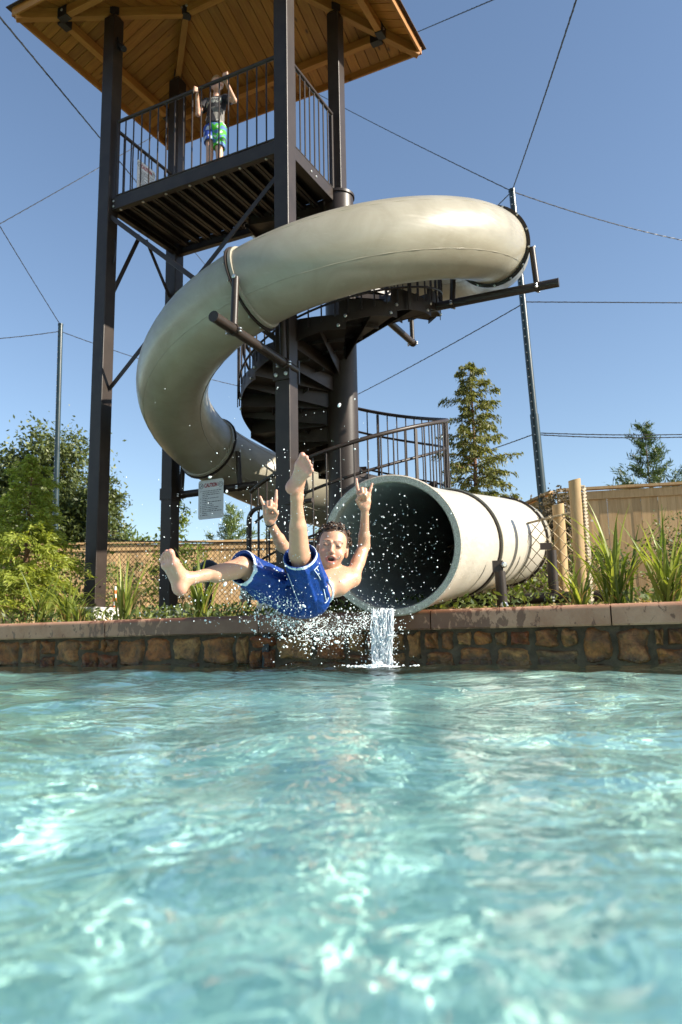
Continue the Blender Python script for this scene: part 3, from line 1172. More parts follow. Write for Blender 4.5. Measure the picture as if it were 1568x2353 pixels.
# ------------------------------------------------------------------ concrete footings
def footing(p, label, s=.3):
    mb = MB()
    a, b_ = s, s * .74
    z0, z1 = GZ - .2, GZ + .17
    mb.add([p + i * a * U + j * a * W + UZ * z0 for i, j in ((-1, -1), (1, -1), (1, 1), (-1, 1))] + [p + i * b_ * U + j * b_ * W + UZ * z1 for i, j in ((-1, -1), (1, -1), (1, 1), (-1, 1))],
           [(0, 1, 5, 4), (1, 2, 6, 5), (2, 3, 7, 6), (3, 0, 4, 7), (4, 5, 6, 7)])
    o = add('footing', mb, MT['concrete'], None, bevel=.02)
    tag(o, label, 'footing', 'concrete footings of the tower posts')
footing(T(-L, -D, 0), 'white concrete footing under the leftmost tower post')
footing(T(-L, 0, 0), 'grey concrete footing under the tower post behind the spread foot')
footing(T(0, -D, 0), 'concrete footing under the tower post behind the blue swim shorts')

# ------------------------------------------------------------------ caution signs
def sign_mat():
    return simple('sign_white', (.62, .64, .64), .35, 0, .05, 5)
MT['sign'] = sign_mat()
MT['ink'] = simple('dark_ink', (.03, .03, .035), .6, 0, .1, 5)
MT['red'] = simple('red_ink', (.35, .015, .03), .6, 0, .1, 5)
def caution_sign(label, cen, right, normal, w_=.34, h_=.45):
    root = thing('caution_sign', label, 'sign', cen - UZ * h_ / 2, 'caution signs')
    up = UZ
    def pt(x, y, d=0):
        return cen + right * x * w_ + up * y * h_ + normal * d
    r_ = .035
    poly = []
    for (sx, sy, a0) in ((1, -1, -90), (1, 1, 0), (-1, 1, 90), (-1, -1, 180)):
        for a in np.linspace(a0, a0 + 90, 5):
            poly.append(cen + right * (sx * (w_ / 2 - r_) + r_ * math.cos(R(a))) + up * (sy * (h_ / 2 - r_) + r_ * math.sin(R(a))))
    mb = MB()
    mb.prism(poly, -normal * .004)
    plate = add('sign_plate', mb, MT['sign'], root)
    # heading
    cu = bpy.data.curves.new('heading', 'FONT')
    cu.body = 'CAUTION'
    cu.align_x = 'CENTER'
    cu.align_y = 'CENTER'
    cu.size = .074
    cu.offset = .0022
    cu.extrude = .0006
    cu.materials.append(MT['red'])
    tmp = link('heading_curve', cu)
    bpy.context.view_layer.update()
    me_t = bpy.data.meshes.new_from_object(tmp.evaluated_get(bpy.context.evaluated_depsgraph_get()))
    bpy.data.objects.remove(tmp)
    me_t.materials.clear()
    me_t.materials.append(MT['red'])
    o = link('heading', me_t, plate, tuple(pt(0, .355, .002) - wloc(plate)))
    o.rotation_euler = Matrix(((right[0], up[0], normal[0]), (right[1], up[1], normal[1]), (right[2], up[2], normal[2]))).to_euler()
    o.scale = (.62, 1.0, 1)
    for sx in (-1, 1):
        mb = MB()
        c_ = pt(sx * .385, .355, .002)
        mb.tube([c_ + .034 * (math.cos(a) * right + math.sin(a) * up) for a in np.linspace(0, 2 * math.pi, 24, endpoint=False)], .0022, 4, closed=True)
        if sx < 0:
            mb.bar(c_ - (right + up) * .024, c_ + (right + up) * .024, .004, .002, normal)
            mb.bar(c_ + (right - up * .6) * .016, c_ + (right * .2 + up * .2) * .02, .008, .002, normal)
        else:
            mb.tube([c_ + .016 * (math.cos(a) * right + math.sin(a) * up) for a in np.linspace(0, 5, 14)], .003, 4)
        add('pictogram', mb, MT['ink'], plate)
    # small print, too small to read: rows of word strokes
    rg = random.Random(4)
    mb = MB()
    rows = [(.86, 1), (.78, 0), (.82, 0), (.22, 0), (.8, 1), (.24, 0), (.86, 1), (.46, 0), (.56, 1), (.8, 1), (.74, 1), (.84, 1), (.2, 0), (.26, 1)]
    y = .215
    for ln, num in rows:
        if num:
            mb.box(pt(-.40, y, .001), right * .005, up * .0045, normal * .0006)
        x = -.335
        while x < -.335 + ln * .82:
            wl = rg.uniform(.03, .11)
            mb.box(pt(x + wl / 2, y, .001), right * wl * w_ / 2, up * rg.uniform(.0028, .0042), normal * .0006)
            x += wl + .018
        y -= .047
    add('small_print', mb, MT['ink'], plate, kind='stuff')
    for (x, y) in ((-.42, -.44), (.42, -.44), (.42, .45), (-.42, .45)):
        bolt(pt(x, y, .0), normal, root, .5)
caution_sign('white caution sign hanging from the slide support arm behind the spread foot', P3(R(151.5), 1.93, 2.04) - W * .085 - UZ * .03, U, -W, .40, .52)
caution_sign('white caution sign on the left railing of the high platform', T(-L + .055, -D * .52, ZT + .62), W, U, .36, .46)

# ------------------------------------------------------------------ net poles and cables
def polething(label, base, top, r0_, r1_):
    root = thing('net_pole', label, 'pole', base, 'dark net poles')
    d = top - base
    mb = MB()
    mb.tube([base + d * t for t in (0, .45)], [r0_, r0_ * .93], 16)
    mb.tube([base + d * t for t in (.44, 1)], [r1_ * 1.08, r1_], 16)
    pole = add('shaft', mb, MT['pole'], root, True)
    mb = MB()
    mb.tube([top - unit(d) * .01, top + unit(d) * .03], r1_ * 1.12, 16)
    add('cap', mb, MT['pole'], root, True)
    x = V(-.55, -.83, 0)
    for k_ in range(44):     # lacing rings that hold the net
        p = base + d * (.15 + .85 * k_ / 44)
        bolt(p + x * (r0_ * .96), x, root, .7)
    return root
pr_b, pr_t = V(3.40, 12.5, .5), V(3.13, 12.5, 7.94)
pl_b, pl_t = V(-6.36, 17, .5), V(-6.47, 17, 7.55)
polething('dark net pole with cables standing behind the right side of the slide', pr_b, pr_t, .078, .055)
polething('slim dark net pole standing behind the left leafy trees', pl_b, pl_t, .07, .055)
def cable(a, b, sag, label, r=.009):
    a = np.asarray(a, float); b = np.asarray(b, float)
    pts = [a + (b - a) * t - UZ * sag * 4 * t * (1 - t) for t in np.linspace(0, 1, 14)]
    mb = MB()
    mb.tube(pts, r, 5)
    # twisted lacing
    d = unit(b - a)
    x = unit(np.cross(d, UZ))
    y = np.cross(x, d)
    n = int(np.linalg.norm(b - a) / .05)
    n = min(n, 260)
    pts = []
    for k_ in range(n + 1):
        t = k_ / n
        pts.append(a + (b - a) * t - UZ * sag * 4 * t * (1 - t) + (x * math.cos(k_ * 1.3) + y * math.sin(k_ * 1.3)) * r * .9)
    mb.tube(pts, r * .55, 4)
    o = add('net_cable', mb, MT['cable'], None)
    tag(o, label, 'cable', 'cables of the net')
tr_ = pr_t + UZ * .0
cable(tr_, V(7.90, 15.00, 8.16), .1, 'cable running from the right pole top down to the right')
cable(tr_, V(-2.86, 22.00, 18.90), .1, 'cable running from the right pole top to the left behind the tower')
cable(tr_, V(2.27, 6.00, 6.00), .03, 'cable running steeply up from the right pole top')
cable(tr_, V(2.45, 17.00, 9.09), .05, 'short stretch of cable from right pole top behind the slide bend')
pm = pr_b + (pr_t - pr_b) * .70
cable(V(3.21, 12.50, 5.86), V(6.74, 13.00, 6.00), .0, 'level cable right of the pole halfway up')
cable(V(3.21, 12.50, 5.83), V(-2.32, 22.00, 6.04), .12, 'cable sloping down left from the middle of the right pole')
cable(V(3.29, 12.50, 3.53), V(6.51, 13.00, 3.59), .03, 'upper of two low cables right of the pole')
cable(V(3.29, 12.50, 3.50), V(6.50, 13.00, 3.55), .045, 'lower of two low cables right of the pole')
cable(V(3.26, 12.50, 3.51), V(2.48, 18.00, 4.30), .03, 'low cable left of the right pole running behind the conifer')
cable(V(-3.11, 6.00, 5.89), V(-3.91, 22.00, 11.45), .0, 'cable crossing the sky at upper left behind the post')
cable(V(-7.11, 14.00, 8.08), V(-3.10, 20.00, 15.86), .03, 'thin cable rising to the right beside the left post')
cable(pl_t, V(-7.18, 14.00, 9.28), .02, 'thin cable from the left pole top rising to the left edge')
cable(pl_t - UZ * .15, V(-7.79, 16.00, 6.81), .02, 'cable from the left pole top to the left edge')
cable(pl_t - UZ * .15, V(-1.80, 22.00, 7.43), .15, 'cable from the left pole top passing behind the slide')
cable(V(1.58, 14.00, 12.40), V(2.43, 9.00, 8.67), .0, 'cable in the sky right of the wooden roof corner')

# ------------------------------------------------------------------ wooden fences
pk_w, pk_h = .125, 1.72
def picket_mesh(k):
    rg = random.Random(k)
    mb = MB()
    w_ = pk_w / 2 - .0008
    mb.box(V(0, 0, pk_h / 2), V(w_, 0, 0), V(0, .009, 0), V(0, 0, pk_h / 2))
    me = bpy.data.meshes.new('picket')
    me.from_pydata(mb.v, [], mb.f)
    me.materials.append(MT['picket'])
    return me
picket_me = picket_mesh(0)
def fence(label, a, b, z0, z1, step=pk_w):
    a = np.asarray(a, float); b = np.asarray(b, float)
    d = unit(b - a)
    ln = np.linalg.norm(b - a)
    nrm = np.cross(d, UZ)
    if nrm @ (-(a + b) / 2) < 0:
        nrm = -nrm
    root = thing('wooden_fence', label, 'fence', (a + b) / 2 + UZ * z0, 'cedar board fences')
    n = int(ln / step)
    ang = math.atan2(d[1], d[0])
    sz = (z1 - .08 - z0) / pk_h
    for i in range(n):
        p = a + d * (i + .5) * step + UZ * z0 + nrm * rn.uniform(0, .006)
        o = link('picket', picket_me, root, tuple(p - wloc(root)))
        o.rotation_euler = (0, rn.uniform(-.004, .004), ang)
        o.scale = (step / pk_w, 1, sz)
    for (zz_, hh, th, off) in ((z1 - .13, .13, .03, .024), (z1 - .02, .04, .12, .02)):
        k_ = 0
        t = 0
        while t < ln:
            e = min(t + 2.4, ln)
            mb = MB()
            mb.bar(a + d * (t + .002) + UZ * (zz_) + nrm * off, a + d * (e - .002) + UZ * (zz_) + nrm * off, th, hh)
            add('fence_rail' if th < .1 else 'fence_cap', mb, MT['picket'], root)
            t = e
    return root
fence('tan board fence with a flat cap at far right behind the green clumps', V(3.42, 12.0, 0), V(7.6, 11.1, 0), .5, 2.46)
fence('tan board fence returning behind the slide mouth to the far corner', V(3.40, 12.1, 0), V(2.6, 17.3, 0), .55, 2.46)
fence('long tan board fence across the back behind the black netting', V(2.6, 17.4, 0), V(-9.6, 17.4, 0), .55, 2.46)

# ------------------------------------------------------------------ netting fences and log posts
def net_mesh(a, b, z0, z1a, z1b, cell, r, bulge=0):
    """diamond netting between two points, top height z1a to z1b"""
    a = np.asarray(a, float); b = np.asarray(b, float)
    ln = np.linalg.norm(b - a)
    d = (b - a) / ln
    nrm = np.cross(d, UZ)
    hm = max(z1a, z1b) - z0
    vs_, fs_ = [], []
    def ztop(s):
        t = s / ln
        return z1a + (z1b - z1a) * t - .10 * 4 * t * (1 - t) * bulge
    def seg(p, q):
        dd_ = unit(q - p)
        x = unit(np.cross(dd_, nrm)) * r
        y = nrm * r
        n = len(vs_)
        for pt in (p, q):
            vs_.extend([pt + x, pt - x * .5 + y * .87, pt - x * .5 - y * .87])
        fs_.extend([(n, n + 1, n + 4, n + 3), (n + 1, n + 2, n + 5, n + 4), (n + 2, n, n + 3, n + 5)])
    hz = cell * 1.1
    for sg in (1, -1):
        s0 = -hm - 1 if sg > 0 else 0
        k = 0
        s = s0
        while s < ln + hm + 1:
            # wire that starts at (s, z0) and climbs with slope +-hz/cell
            pts = []
            for m_ in range(0, 200):
                x_ = s + sg * m_ * cell
                z_ = z0 + m_ * hz
                if z_ > z0 + hm + hz:
                    break
                pts.append((x_, z_))
            for (p, q) in zip(pts[:-1], pts[1:]):
                if 0 <= p[0] <= ln and 0 <= q[0] <= ln and p[1] < ztop(p[0]) and q[1] < ztop(q[0]) + hz * .5:
                    sway = lambda s_: nrm * .03 * math.sin(s_ * 2.1)
                    seg(a + d * p[0] + UZ * p[1] + sway(p[0]) + nrm * r * sg, a + d * q[0] + UZ * q[1] + sway(q[0]) - nrm * r * sg)
            s += 2 * cell
            k += 1
    return np.array(vs_), np.array(fs_), ztop
MT['net_black'] = simple('black_tarred_net', (.05, .04, .03), .7, 0, .3, 30)
MT['net_rope'] = simple('tan_rope_net', (.42, .33, .2), .85, 0, .25, 40)
def netting(label, a, b, z0, z1a, z1b, cell, r, mat, bulge=0):
    root = thing('net_fence', label, 'netting', (np.asarray(a) + b) / 2 + UZ * z0, 'netting fences round the tower')
    v, f, zt_ = net_mesh(a, b, z0, z1a, z1b, cell, r, bulge)
    o = add_np('mesh', v, f, MT[mat], root)
    o['kind'] = 'stuff'
    ln = np.linalg.norm(b - a)
    for nm, zf in (('top_rope', zt_), ('bottom_rope', lambda s: z0 + .01)):
        mb = MB()
        mb.tube([a + (b - a) * t + UZ * zf(t * ln) for t in np.linspace(0, 1, 14)], r * 2.4, 6)
        add(nm, mb, MT[mat], root, True)
    return root
na, nb_, nc_ = V(-3.75, 11.5, 0), V(-2.55, 11.35, 0), V(-.2, 11.0, 0)
netting('black diamond netting between the two left tower posts', na, nb_, .5, 1.80, 1.68, .036, .0034, 'net_black', .5)
netting('black diamond netting behind the mushroom shaped path lamp', nb_, nc_, .5, 1.68, 1.64, .036, .0034, 'net_black', .6)
netting('tan rope netting between the log posts and the slide mouth', V(1.0, 7.75, 0), V(2.12, 6.95, 0), .36, 1.05, 1.28, .055, .0045, 'net_rope', -.2)
netting('low tan rope netting under the slide mouth', V(.3, 7.9, 0), V(1.02, 7.74, 0), .36, .72, .9, .055, .0045, 'net_rope', 0)
def log_post(label, x, y, z1, r):
    rg = random.Random(int(x * 100))
    n, m = 16, 12
    z0 = .25
    vs_ = []
    for i in range(m):
        t = i / (m - 1)
        for j in range(n):
            a = 2 * math.pi * j / n
            rr = r * (1 + .05 * math.sin(3 * a + 4 * t) + rg.uniform(-.025, .025)) * (1 - .05 * t)
            vs_.append((x + rr * math.cos(a), y + rr * math.sin(a), z0 + (z1 - z0) * t + (.01 * math.cos(a) if i == m - 1 else 0)))
    fs_ = [(i * n + j, i * n + (j + 1) % n, (i + 1) * n + (j + 1) % n, (i + 1) * n + j) for i in range(m - 1) for j in range(n)]
    fs_.append(tuple((m - 1) * n + j for j in range(n)))
    mb = MB()
    mb.v, mb.f = vs_, fs_
    o = add('log_post', mb, MT['log'], None, True)
    tag(o, label, 'post', 'log posts of the rope netting')
log_post('tallest peeled log post right of the slide mouth', 2.03, 6.55, 1.50, .054)
log_post('shorter peeled log post left of the tall one', 2.03, 7.1, 1.38, .056)
log_post('short log stub low behind the strut under the slide mouth', 1.39, 6.9, .60, .06)
log_post('short log stub under the left part of the slide mouth', .93, 7.1, .52, .055)
log_post('grey brown log post behind the arched entry rail', -.55, 9.75, 1.62, .07)
mb = MB()
rp = [V(2.10 + .01 * math.sin(z * 9), 6.53, z) for z in np.linspace(1.44, .36, 26)]
mb.tube([rp[0] - V(.03, 0, -.0)] + rp, .012, 6)
for z in np.linspace(.42, 1.4, 34):
    mb.tube([V(2.085, 6.515, z), V(2.115, 6.535, z + .02)], .011, 5)
o = add('lacing_rope', mb, simple('pale_rope', (.45, .38, .28), .9, 0, .4, 60), None, True)
tag(o, 'twisted pale rope hanging down the tall log post', 'rope')

# ------------------------------------------------------------------ path lamp, striped marker
lamp = thing('path_lamp', 'black mushroom shaped path lamp behind the blue swim shorts', 'lamp', V(-1.72, 9.9, GZ))
lb = V(-1.72, 9.9, 0)
mb = MB()
mb.tube([lb + UZ * GZ, lb + UZ * 1.08], .05, 14)
add('stem', mb, MT['black'], lamp, True)
mb = MB()
mb.tube([lb + UZ * z for z in (1.08, 1.10, 1.16, 1.21, 1.225)], [.205, .215, .13, .05, .01], 24)
add('hood', mb, MT['black'], lamp, True)
mb = MB()
mb.tube([lb + UZ * 1.0, lb + UZ * 1.08], [.07, .09], 14)
add('lens', mb, simple('frosted_lens', (.5, .5, .45), .4), lamp, True)
mk = thing('marker_post', 'thin orange and white striped marker post beside the leftmost tower post', 'marker', T(-L + .17, -D + .15, GZ))
mo, mw = simple('orange_stripe', (.75, .16, .02), .5), simple('white_stripe', (.75, .75, .72), .5)
for i in range(8):
    mb = MB()
    z = GZ + .06 + i * .045
    mb.tube([T(-L + .17, -D + .15, z), T(-L + .17, -D + .15, z + .0445)], .022 - i * .0012, 12)
    add('stripe', mb, mo if i % 2 == 0 else mw, mk, True)

# ------------------------------------------------------------------ vegetation
def quads(P, A, B):
    """leaf quads centred on P with half axes A, B"""
    n = len(P)
    v = np.stack([P - A, P - B * .9, P + A, P + B * .9], 1).reshape(-1, 3)
    f = np.arange(4 * n).reshape(n, 4)
    return v, f
def rand_dirs(rg, n):
    d = rg.normal(size=(n, 3))
    return d / np.linalg.norm(d, axis=1)[:, None]
def leaves_at(rg, pts, dirs, size, aspect=.4, spread=.5):
    n = len(pts)
    d = dirs + rand_dirs(rg, n) * spread
    d /= np.linalg.norm(d, axis=1)[:, None]
    s = np.cross(d, rand_dirs(rg, n))
    s /= np.linalg.norm(s, axis=1)[:, None] + 1e-9
    L_ = size * rg.uniform(.6, 1.35, (n, 1))
    return quads(pts, d * L_ / 2, s * L_ * aspect / 2)

LM = {
    'oak': leafmat('oak_leaf', (.045, .068, .018), (.16, .19, .055), .3),
    'cypress': leafmat('cypress_leaf', (.20, .25, .035), (.43, .47, .09), .48),
    'conifer': leafmat('conifer_leaf', (.08, .10, .02), (.25, .25, .07), .4),
    'pine': leafmat('pine_needle', (.025, .055, .02), (.11, .16, .05), .3),
    'young_pine': leafmat('young_pine_needle', (.07, .12, .03), (.22, .28, .09), .35),
    'shrub': leafmat('shrub_leaf', (.045, .075, .018), (.18, .22, .05), .35),
    'bright': leafmat('bright_leaf', (.09, .15, .02), (.25, .30, .05), .45),
    'red': leafmat('bronze_leaf', (.045, .035, .02), (.13, .10, .05), .25),
    'strap': leafmat('strap_leaf', (.10, .155, .025), (.36, .40, .09), .5, .4),
    'dry': leafmat('dry_leaf', (.30, .20, .07), (.46, .34, .14), .3),
}

def conifer(name, label, base, h_, rbase, mat, seed, bark='bark_red', zlow=.08, nbr=70, droop=.3, leaf=.05, aspect=.3, per=46, taper=1.0, group=None, rise=.25, hang=.5, spread=.6, thin=1.0, twig=.35):
    rg = np.random.default_rng(seed)
    base = np.asarray(base, float)
    root = thing(name, label, 'tree', base, group)
    mb = MB()
    kk = 9
    tr = [base + V(.03 * h_ * .2 * math.sin(3 * t + seed), .03 * h_ * .2 * math.cos(2.3 * t + seed), h_ * t) for t in np.linspace(0, 1, kk)]
    r0_ = .012 * h_ + .015
    mb.tube(tr, [r0_ * (1 - .92 * t) for t in np.linspace(0, 1, kk)], 9)
    bm_ = MB()
    Pl, Dl = [], []
    for i in range(nbr):
        t = zlow + (1 - zlow) * (i + rg.uniform(0, 1)) / nbr
        a = i * 2.399 + rg.uniform(-.4, .4)
        ln = rbase * (1 - t) ** taper * rg.uniform(.45, 1.25) + .04 * h_ * .2
        p0 = base + V(0, 0, h_ * t)
        d = V(math.cos(a), math.sin(a), rise)
        n = 7
        pts = []
        for k_ in range(n):
            q = k_ / (n - 1)
            pts.append(p0 + d * ln * q + UZ * (-droop * ln * q * q) + rg.normal(size=3) * .02 * ln)
        bm_.tube(pts, [max(.003, r0_ * .3 * (1 - t)) * (1 - .8 * q) + .002 for q in np.linspace(0, 1, n)], 5)
        # side twigs, each carrying a row of leaves
        ntw = max(5, int(per * thin * (ln / rbase + .12)))
        q = np.sort(rg.uniform(.15, 1, ntw))
        pa = np.array(pts)
        xi = q * (n - 1)
        j = np.clip(xi.astype(int), 0, n - 2)
        fr_ = (xi - j)[:, None]
        pos = pa[j] * (1 - fr_) + pa[j + 1] * fr_
        sd = unit(np.cross(d, UZ))
        sgn_ = np.where(rg.random((ntw, 1)) < .5, 1., -1.)
        td = unit(d)[None, :] * .75 + sd[None, :] * sgn_ * rg.uniform(.3, 1.1, (ntw, 1)) + UZ * rg.normal(size=(ntw, 1)) * .35
        td /= np.linalg.norm(td, axis=1)[:, None]
        tl = (ln * twig * (1.15 - .7 * q) * rg.uniform(.6, 1.3, ntw) + leaf * .6)[:, None]
        m_ = 8
        for tt in np.linspace(.1, 1, m_):
            pp = pos + td * tl * tt - UZ * hang * .45 * tl * tt * tt + rg.normal(size=(ntw, 3)) * leaf * .22
            Pl.append(pp)
            Dl.append(td * .8 - UZ * hang * (.4 + .6 * tt))
    trunk = add('trunk', mb, MT[bark], root, True)
    add('branches', bm_, MT[bark], root, True)
    P_ = np.vstack(Pl)
    D_l = np.vstack(Dl)
    v, f = leaves_at(rg, P_, D_l / np.linalg.norm(D_l, axis=1)[:, None], leaf, aspect, spread)
    add_np('crown', v, f, LM[mat], root)
    return root

def broadleaf(name, label, base, h_, blobs, mat, seed, leaf=.12, per=900, trunk_r=.12, cat='tree', group=None, bark='bark', aspect=.55, fill=.55):
    """blobs: (x, y, z, rx, ry, rz) relative to the base"""
    rg = np.random.default_rng(seed)
    base = np.asarray(base, float)
    root = thing(name, label, cat, base, group)
    mb = MB()
    fork = base + V(0, 0, h_ * .3)
    mb.tube([base, base + V(.02 * h_, 0, h_ * .15), fork], [trunk_r, trunk_r * .85, trunk_r * .7], 10)
    Pl, Dl = [], []
    bm_ = MB()
    for (x, y, z, rx, ry, rz) in blobs:
        c = base + V(x, y, z)
        mid = (fork + c) / 2 + rg.normal(size=3) * .06 * h_
        bm_.tube([fork, mid, c], [trunk_r * .45, trunk_r * .3, trunk_r * .1], 7)
        # sub clumps on the blob's shell, leaves gathered round each
        ncl = int(26 * (rx * ry * rz) ** (1 / 3.) / (.9) + 14)
        dirs = rand_dirs(rg, ncl)
        rad = rg.uniform(fill, 1.06, (ncl, 1))
        cl = c + dirs * rad * V(rx, ry, rz)
        for q, cc in enumerate(cl):
            if q % 2 == 0:
                bm_.tube([c + (cc - c) * .1, (c + cc) / 2 + rg.normal(size=3) * .05 * rx, cc], [trunk_r * .09 + .004, trunk_r * .06 + .003, .003], 4)
        k_ = per // ncl + 1
        sz = (rx * ry * rz) ** (1 / 3.) * .26
        p = np.repeat(cl, k_, 0) + rg.normal(size=(ncl * k_, 3)) * sz * V(1, 1, .7) * rg.uniform(.5, 1.3, (ncl * k_, 1))
        Pl.append(p)
        Dl.append(np.repeat(dirs, k_, 0) * .5 - UZ * .35)
    add('trunk', mb, MT[bark], root, True)
    add('branches', bm_, MT[bark], root, True)
    P_ = np.vstack(Pl)
    d = np.vstack(Dl)
    v, f = leaves_at(rg, P_, d, leaf, aspect, .8)
    add_np('crown', v, f, LM[mat], root)
    return root

# big dark oak at the left, beyond the fence
broadleaf('oak_tree', 'large dark green oak behind the left fence', V(-8.3, 20.5, .6), 6.0,
          [(-2.2, 0, 3.0, 1.5, 1.4, 1.2), (-.7, 0, 3.9, 1.3, 1.2, 1.0), (.6, -.2, 4.1, 1.2, 1.2, 1.15), (1.2, 0, 2.9, .95, 1.2, 1.0), (-1.2, -.6, 2.0, 1.5, 1.2, 1.1), (.4, -.7, 2.2, 1.3, 1.2, 1.1), (1.35, -.5, 1.3, .9, .9, .8), (-3.2, 0, 1.6, 1.3, 1.2, 1.2)], 'oak', 3, .115, 8000, .26, fill=.3)
broadleaf('oak_tree', 'dark leafy tree tips just right of the leftmost post', V(-6.35, 19.6, .6), 4.2,
          [(.15, 0, 3.35, .45, .5, .6), (.35, 0, 2.4, .5, .5, .7), (-.2, 0, 2.6, .5, .5, .6), (.55, .1, 1.6, .5, .5, .5)], 'oak', 8, .11, 2200, .1)
conifer('cypress_tree', 'feathery yellow green young cypress in front of the left fence', V(-3.40, 8.25, .42), 1.80, .74, 'cypress', 5, 'bark_red', .04, 84, .30,   .052, .30, 72, .62, None, .25, .55, .5, 1.0, .34)
conifer('conifer_tree', 'tall sparse olive conifer right of the staircase', V(2.42, 13.6, .55), 4.62, .98, 'conifer', 12, 'bark_red', .12, 130, .22, .072, .36, 38, .50, None, .3, 1.25, .45, 1.0, .26)
conifer('pine_tree', 'dark pine with upright tips rising over the right fence', V(8.25, 20.2, .6), 5.15, 2.3, 'pine', 7, 'bark', .16, 40, -.35, .18, .15, 62, .8, 'pines beyond the fence', .30, -.5, .9, 1.0, .24)
conifer('pine_tree', 'smaller dark pine at the right edge beyond the fence', V(9.6, 20.0, .6), 3.8, 1.9, 'pine', 17, 'bark', .16, 34, -.35, .18, .15, 62, .7, 'pines beyond the fence', .30, -.5, .9, 1.0, .24)
conifer('pine_tree', 'small light green pine between caution sign and entry rail', V(-2.78, 19.2, .6), 2.95, .85, 'young_pine', 9, 'bark', .2, 26, -.5, .17, .14, 38, .75, 'pines beyond the fence', .5, -.6, .8, 1.0, .24)
broadleaf('young_tree', 'thin light green leafy tree behind the arched entry rail', V(-1.75, 18.4, .6), 2.6, [(-.25, 0, 1.3, .4, .3, .6), (.15, 0, 1.9, .3, .3, .6), (.45, 0, 1.2, .4, .3, .5), (1.3, 0, 2.5, .3, .3, .5), (1.2, 0, 1.8, .35, .3, .5)], 'bright', 19, .09, 240, .04, 'tree', None, 'bark', .4)
broadleaf('young_tree', 'thin sapling seen through the right stair balusters', V(1.9, 16.5, .6), 2.6, [(0, 0, 1.6, .35, .3, .5), (.2, 0, 2.1, .25, .3, .5), (-.3, 0, 1.9, .25, .3, .3)], 'bright', 29, .08, 200, .03, 'tree', None, 'bark', .4)
broadleaf('fence_tree', 'yellow green small tree peeping over the back fence at left', V(-4.9, 18.6, .6), 2.6, [(0, 0, 1.9, .45, .4, .5), (.5, 0, 1.7, .35, .4, .35), (-.4, 0, 1.6, .4, .4, .35)], 'young_pine', 39, .12, 420, .04)
broadleaf('net_shrub', 'loose light green shrub behind the second tower post', V(-2.75, 12.3, .55), 1.9, [(0, 0, 1.0, .28, .25, .5), (.1, 0, 1.55, .16, .2, .35), (.35, 0, .9, .22, .25, .4), (-.2, 0, .6, .25, .25, .35)], 'bright', 49, .055, 480, .02, 'shrub')
broadleaf('bronze_shrub', 'dark bronze leaved round shrub above the slide mouth', V(3.02, 10.7, .5), 1.6, [(0, 0, 1.35, .36, .3, .38), (.05, 0, .9, .36, .3, .4), (-.1, 0, .5, .38, .3, .4)], 'red', 59, .06, 900, .03, 'shrub')
broadleaf('olive_shrub', 'upright dark green shrub in front of the right fence', V(4.55, 10.2, .5), 1.4, [(0, 0, .75, .5, .35, .55), (.5, 0, .95, .4, .35, .5), (1.0, 0, .8, .5, .35, .5), (-.1, -.2, .4, .5, .35, .4)], 'shrub', 69, .05, 900, .03, 'shrub')
broadleaf('olive_shrub', 'low grey green shrub left of the strap leaves at right', V(3.15, 10.0, .5), 1.1, [(0, 0, .55, .42, .3, .38), (.4, 0, .5, .3, .3, .3)], 'shrub', 79, .05, 600, .025, 'shrub')
broadleaf('low_shrub', 'low bright shrub behind the rope netting', V(2.35, 9.0, .45), .8, [(0, 0, .35, .3, .3, .25), (-.5, 0, .3, .3, .3, .25)], 'bright', 89, .06, 420, .02, 'shrub')
broadleaf('left_shrub', 'dark green shrub at the foot of the yellow green cypress', V(-3.1, 9.3, .42), .9, [(0, 0, .55, .35, .3, .4), (.15, 0, .2, .3, .3, .25), (-.5, 0, .4, .35, .3, .35), (-1.0, 0, .5, .4, .3, .4)], 'shrub', 99, .05, 700, .02, 'shrub')
broadleaf('left_shrub', 'bushy green shrub along the back fence at far left', V(-4.9, 14.8, .55), 1.6, [(0, 0, .8, .6, .4, .6), (.9, 0, .7, .5, .4, .5), (-.9, 0, .7, .5, .4, .5), (1.8, 0, .5, .4, .4, .4)], 'shrub', 109, .07, 600, .03, 'shrub')

# ground cover and mulch, nobody could count it
rg = np.random.default_rng(77)
n = 14000
sG = rg.uniform(-4.2, 4.2, n)
dG = rg.uniform(.35, 5.5, n)
keep = (rg.random(n) < np.where((np.sin(sG * 3.1) + np.cos(dG * 2.3 + sG) + rg.normal(size=n) * .5) > -.2, 1., .25))
sG, dG = sG[keep], dG[keep]
pts = np.array([Q(a, -b, ground_z(b)) for a, b in zip(sG, dG)])
pts[:, 2] += rg.uniform(0, .16, len(pts))
v, f = leaves_at(rg, pts, np.tile(V(0, 0, .6), (len(pts), 1)), .055, .45, .9)
o = add_np('ground_cover', v, f, LM['shrub'])
o['kind'] = 'stuff'
tag(o, 'low green ground cover along the planting bed behind the coping', 'ground cover')
n = 5000
pts = np.array([Q(a, -b, ground_z(b)) for a, b in zip(rg.uniform(-4, 4, n), rg.uniform(.33, 4.5, n))])
pts[:, 2] += rg.uniform(0, .05, n)
v, f = leaves_at(rg, pts, np.tile(V(1, 0, 0.), (n, 1)), .07, .2, 1.2)
o = add_np('leaf_litter', v, f, LM['dry'])
o['kind'] = 'stuff'
tag(o, 'dry brown leaf litter on the planting bed', 'leaf litter')

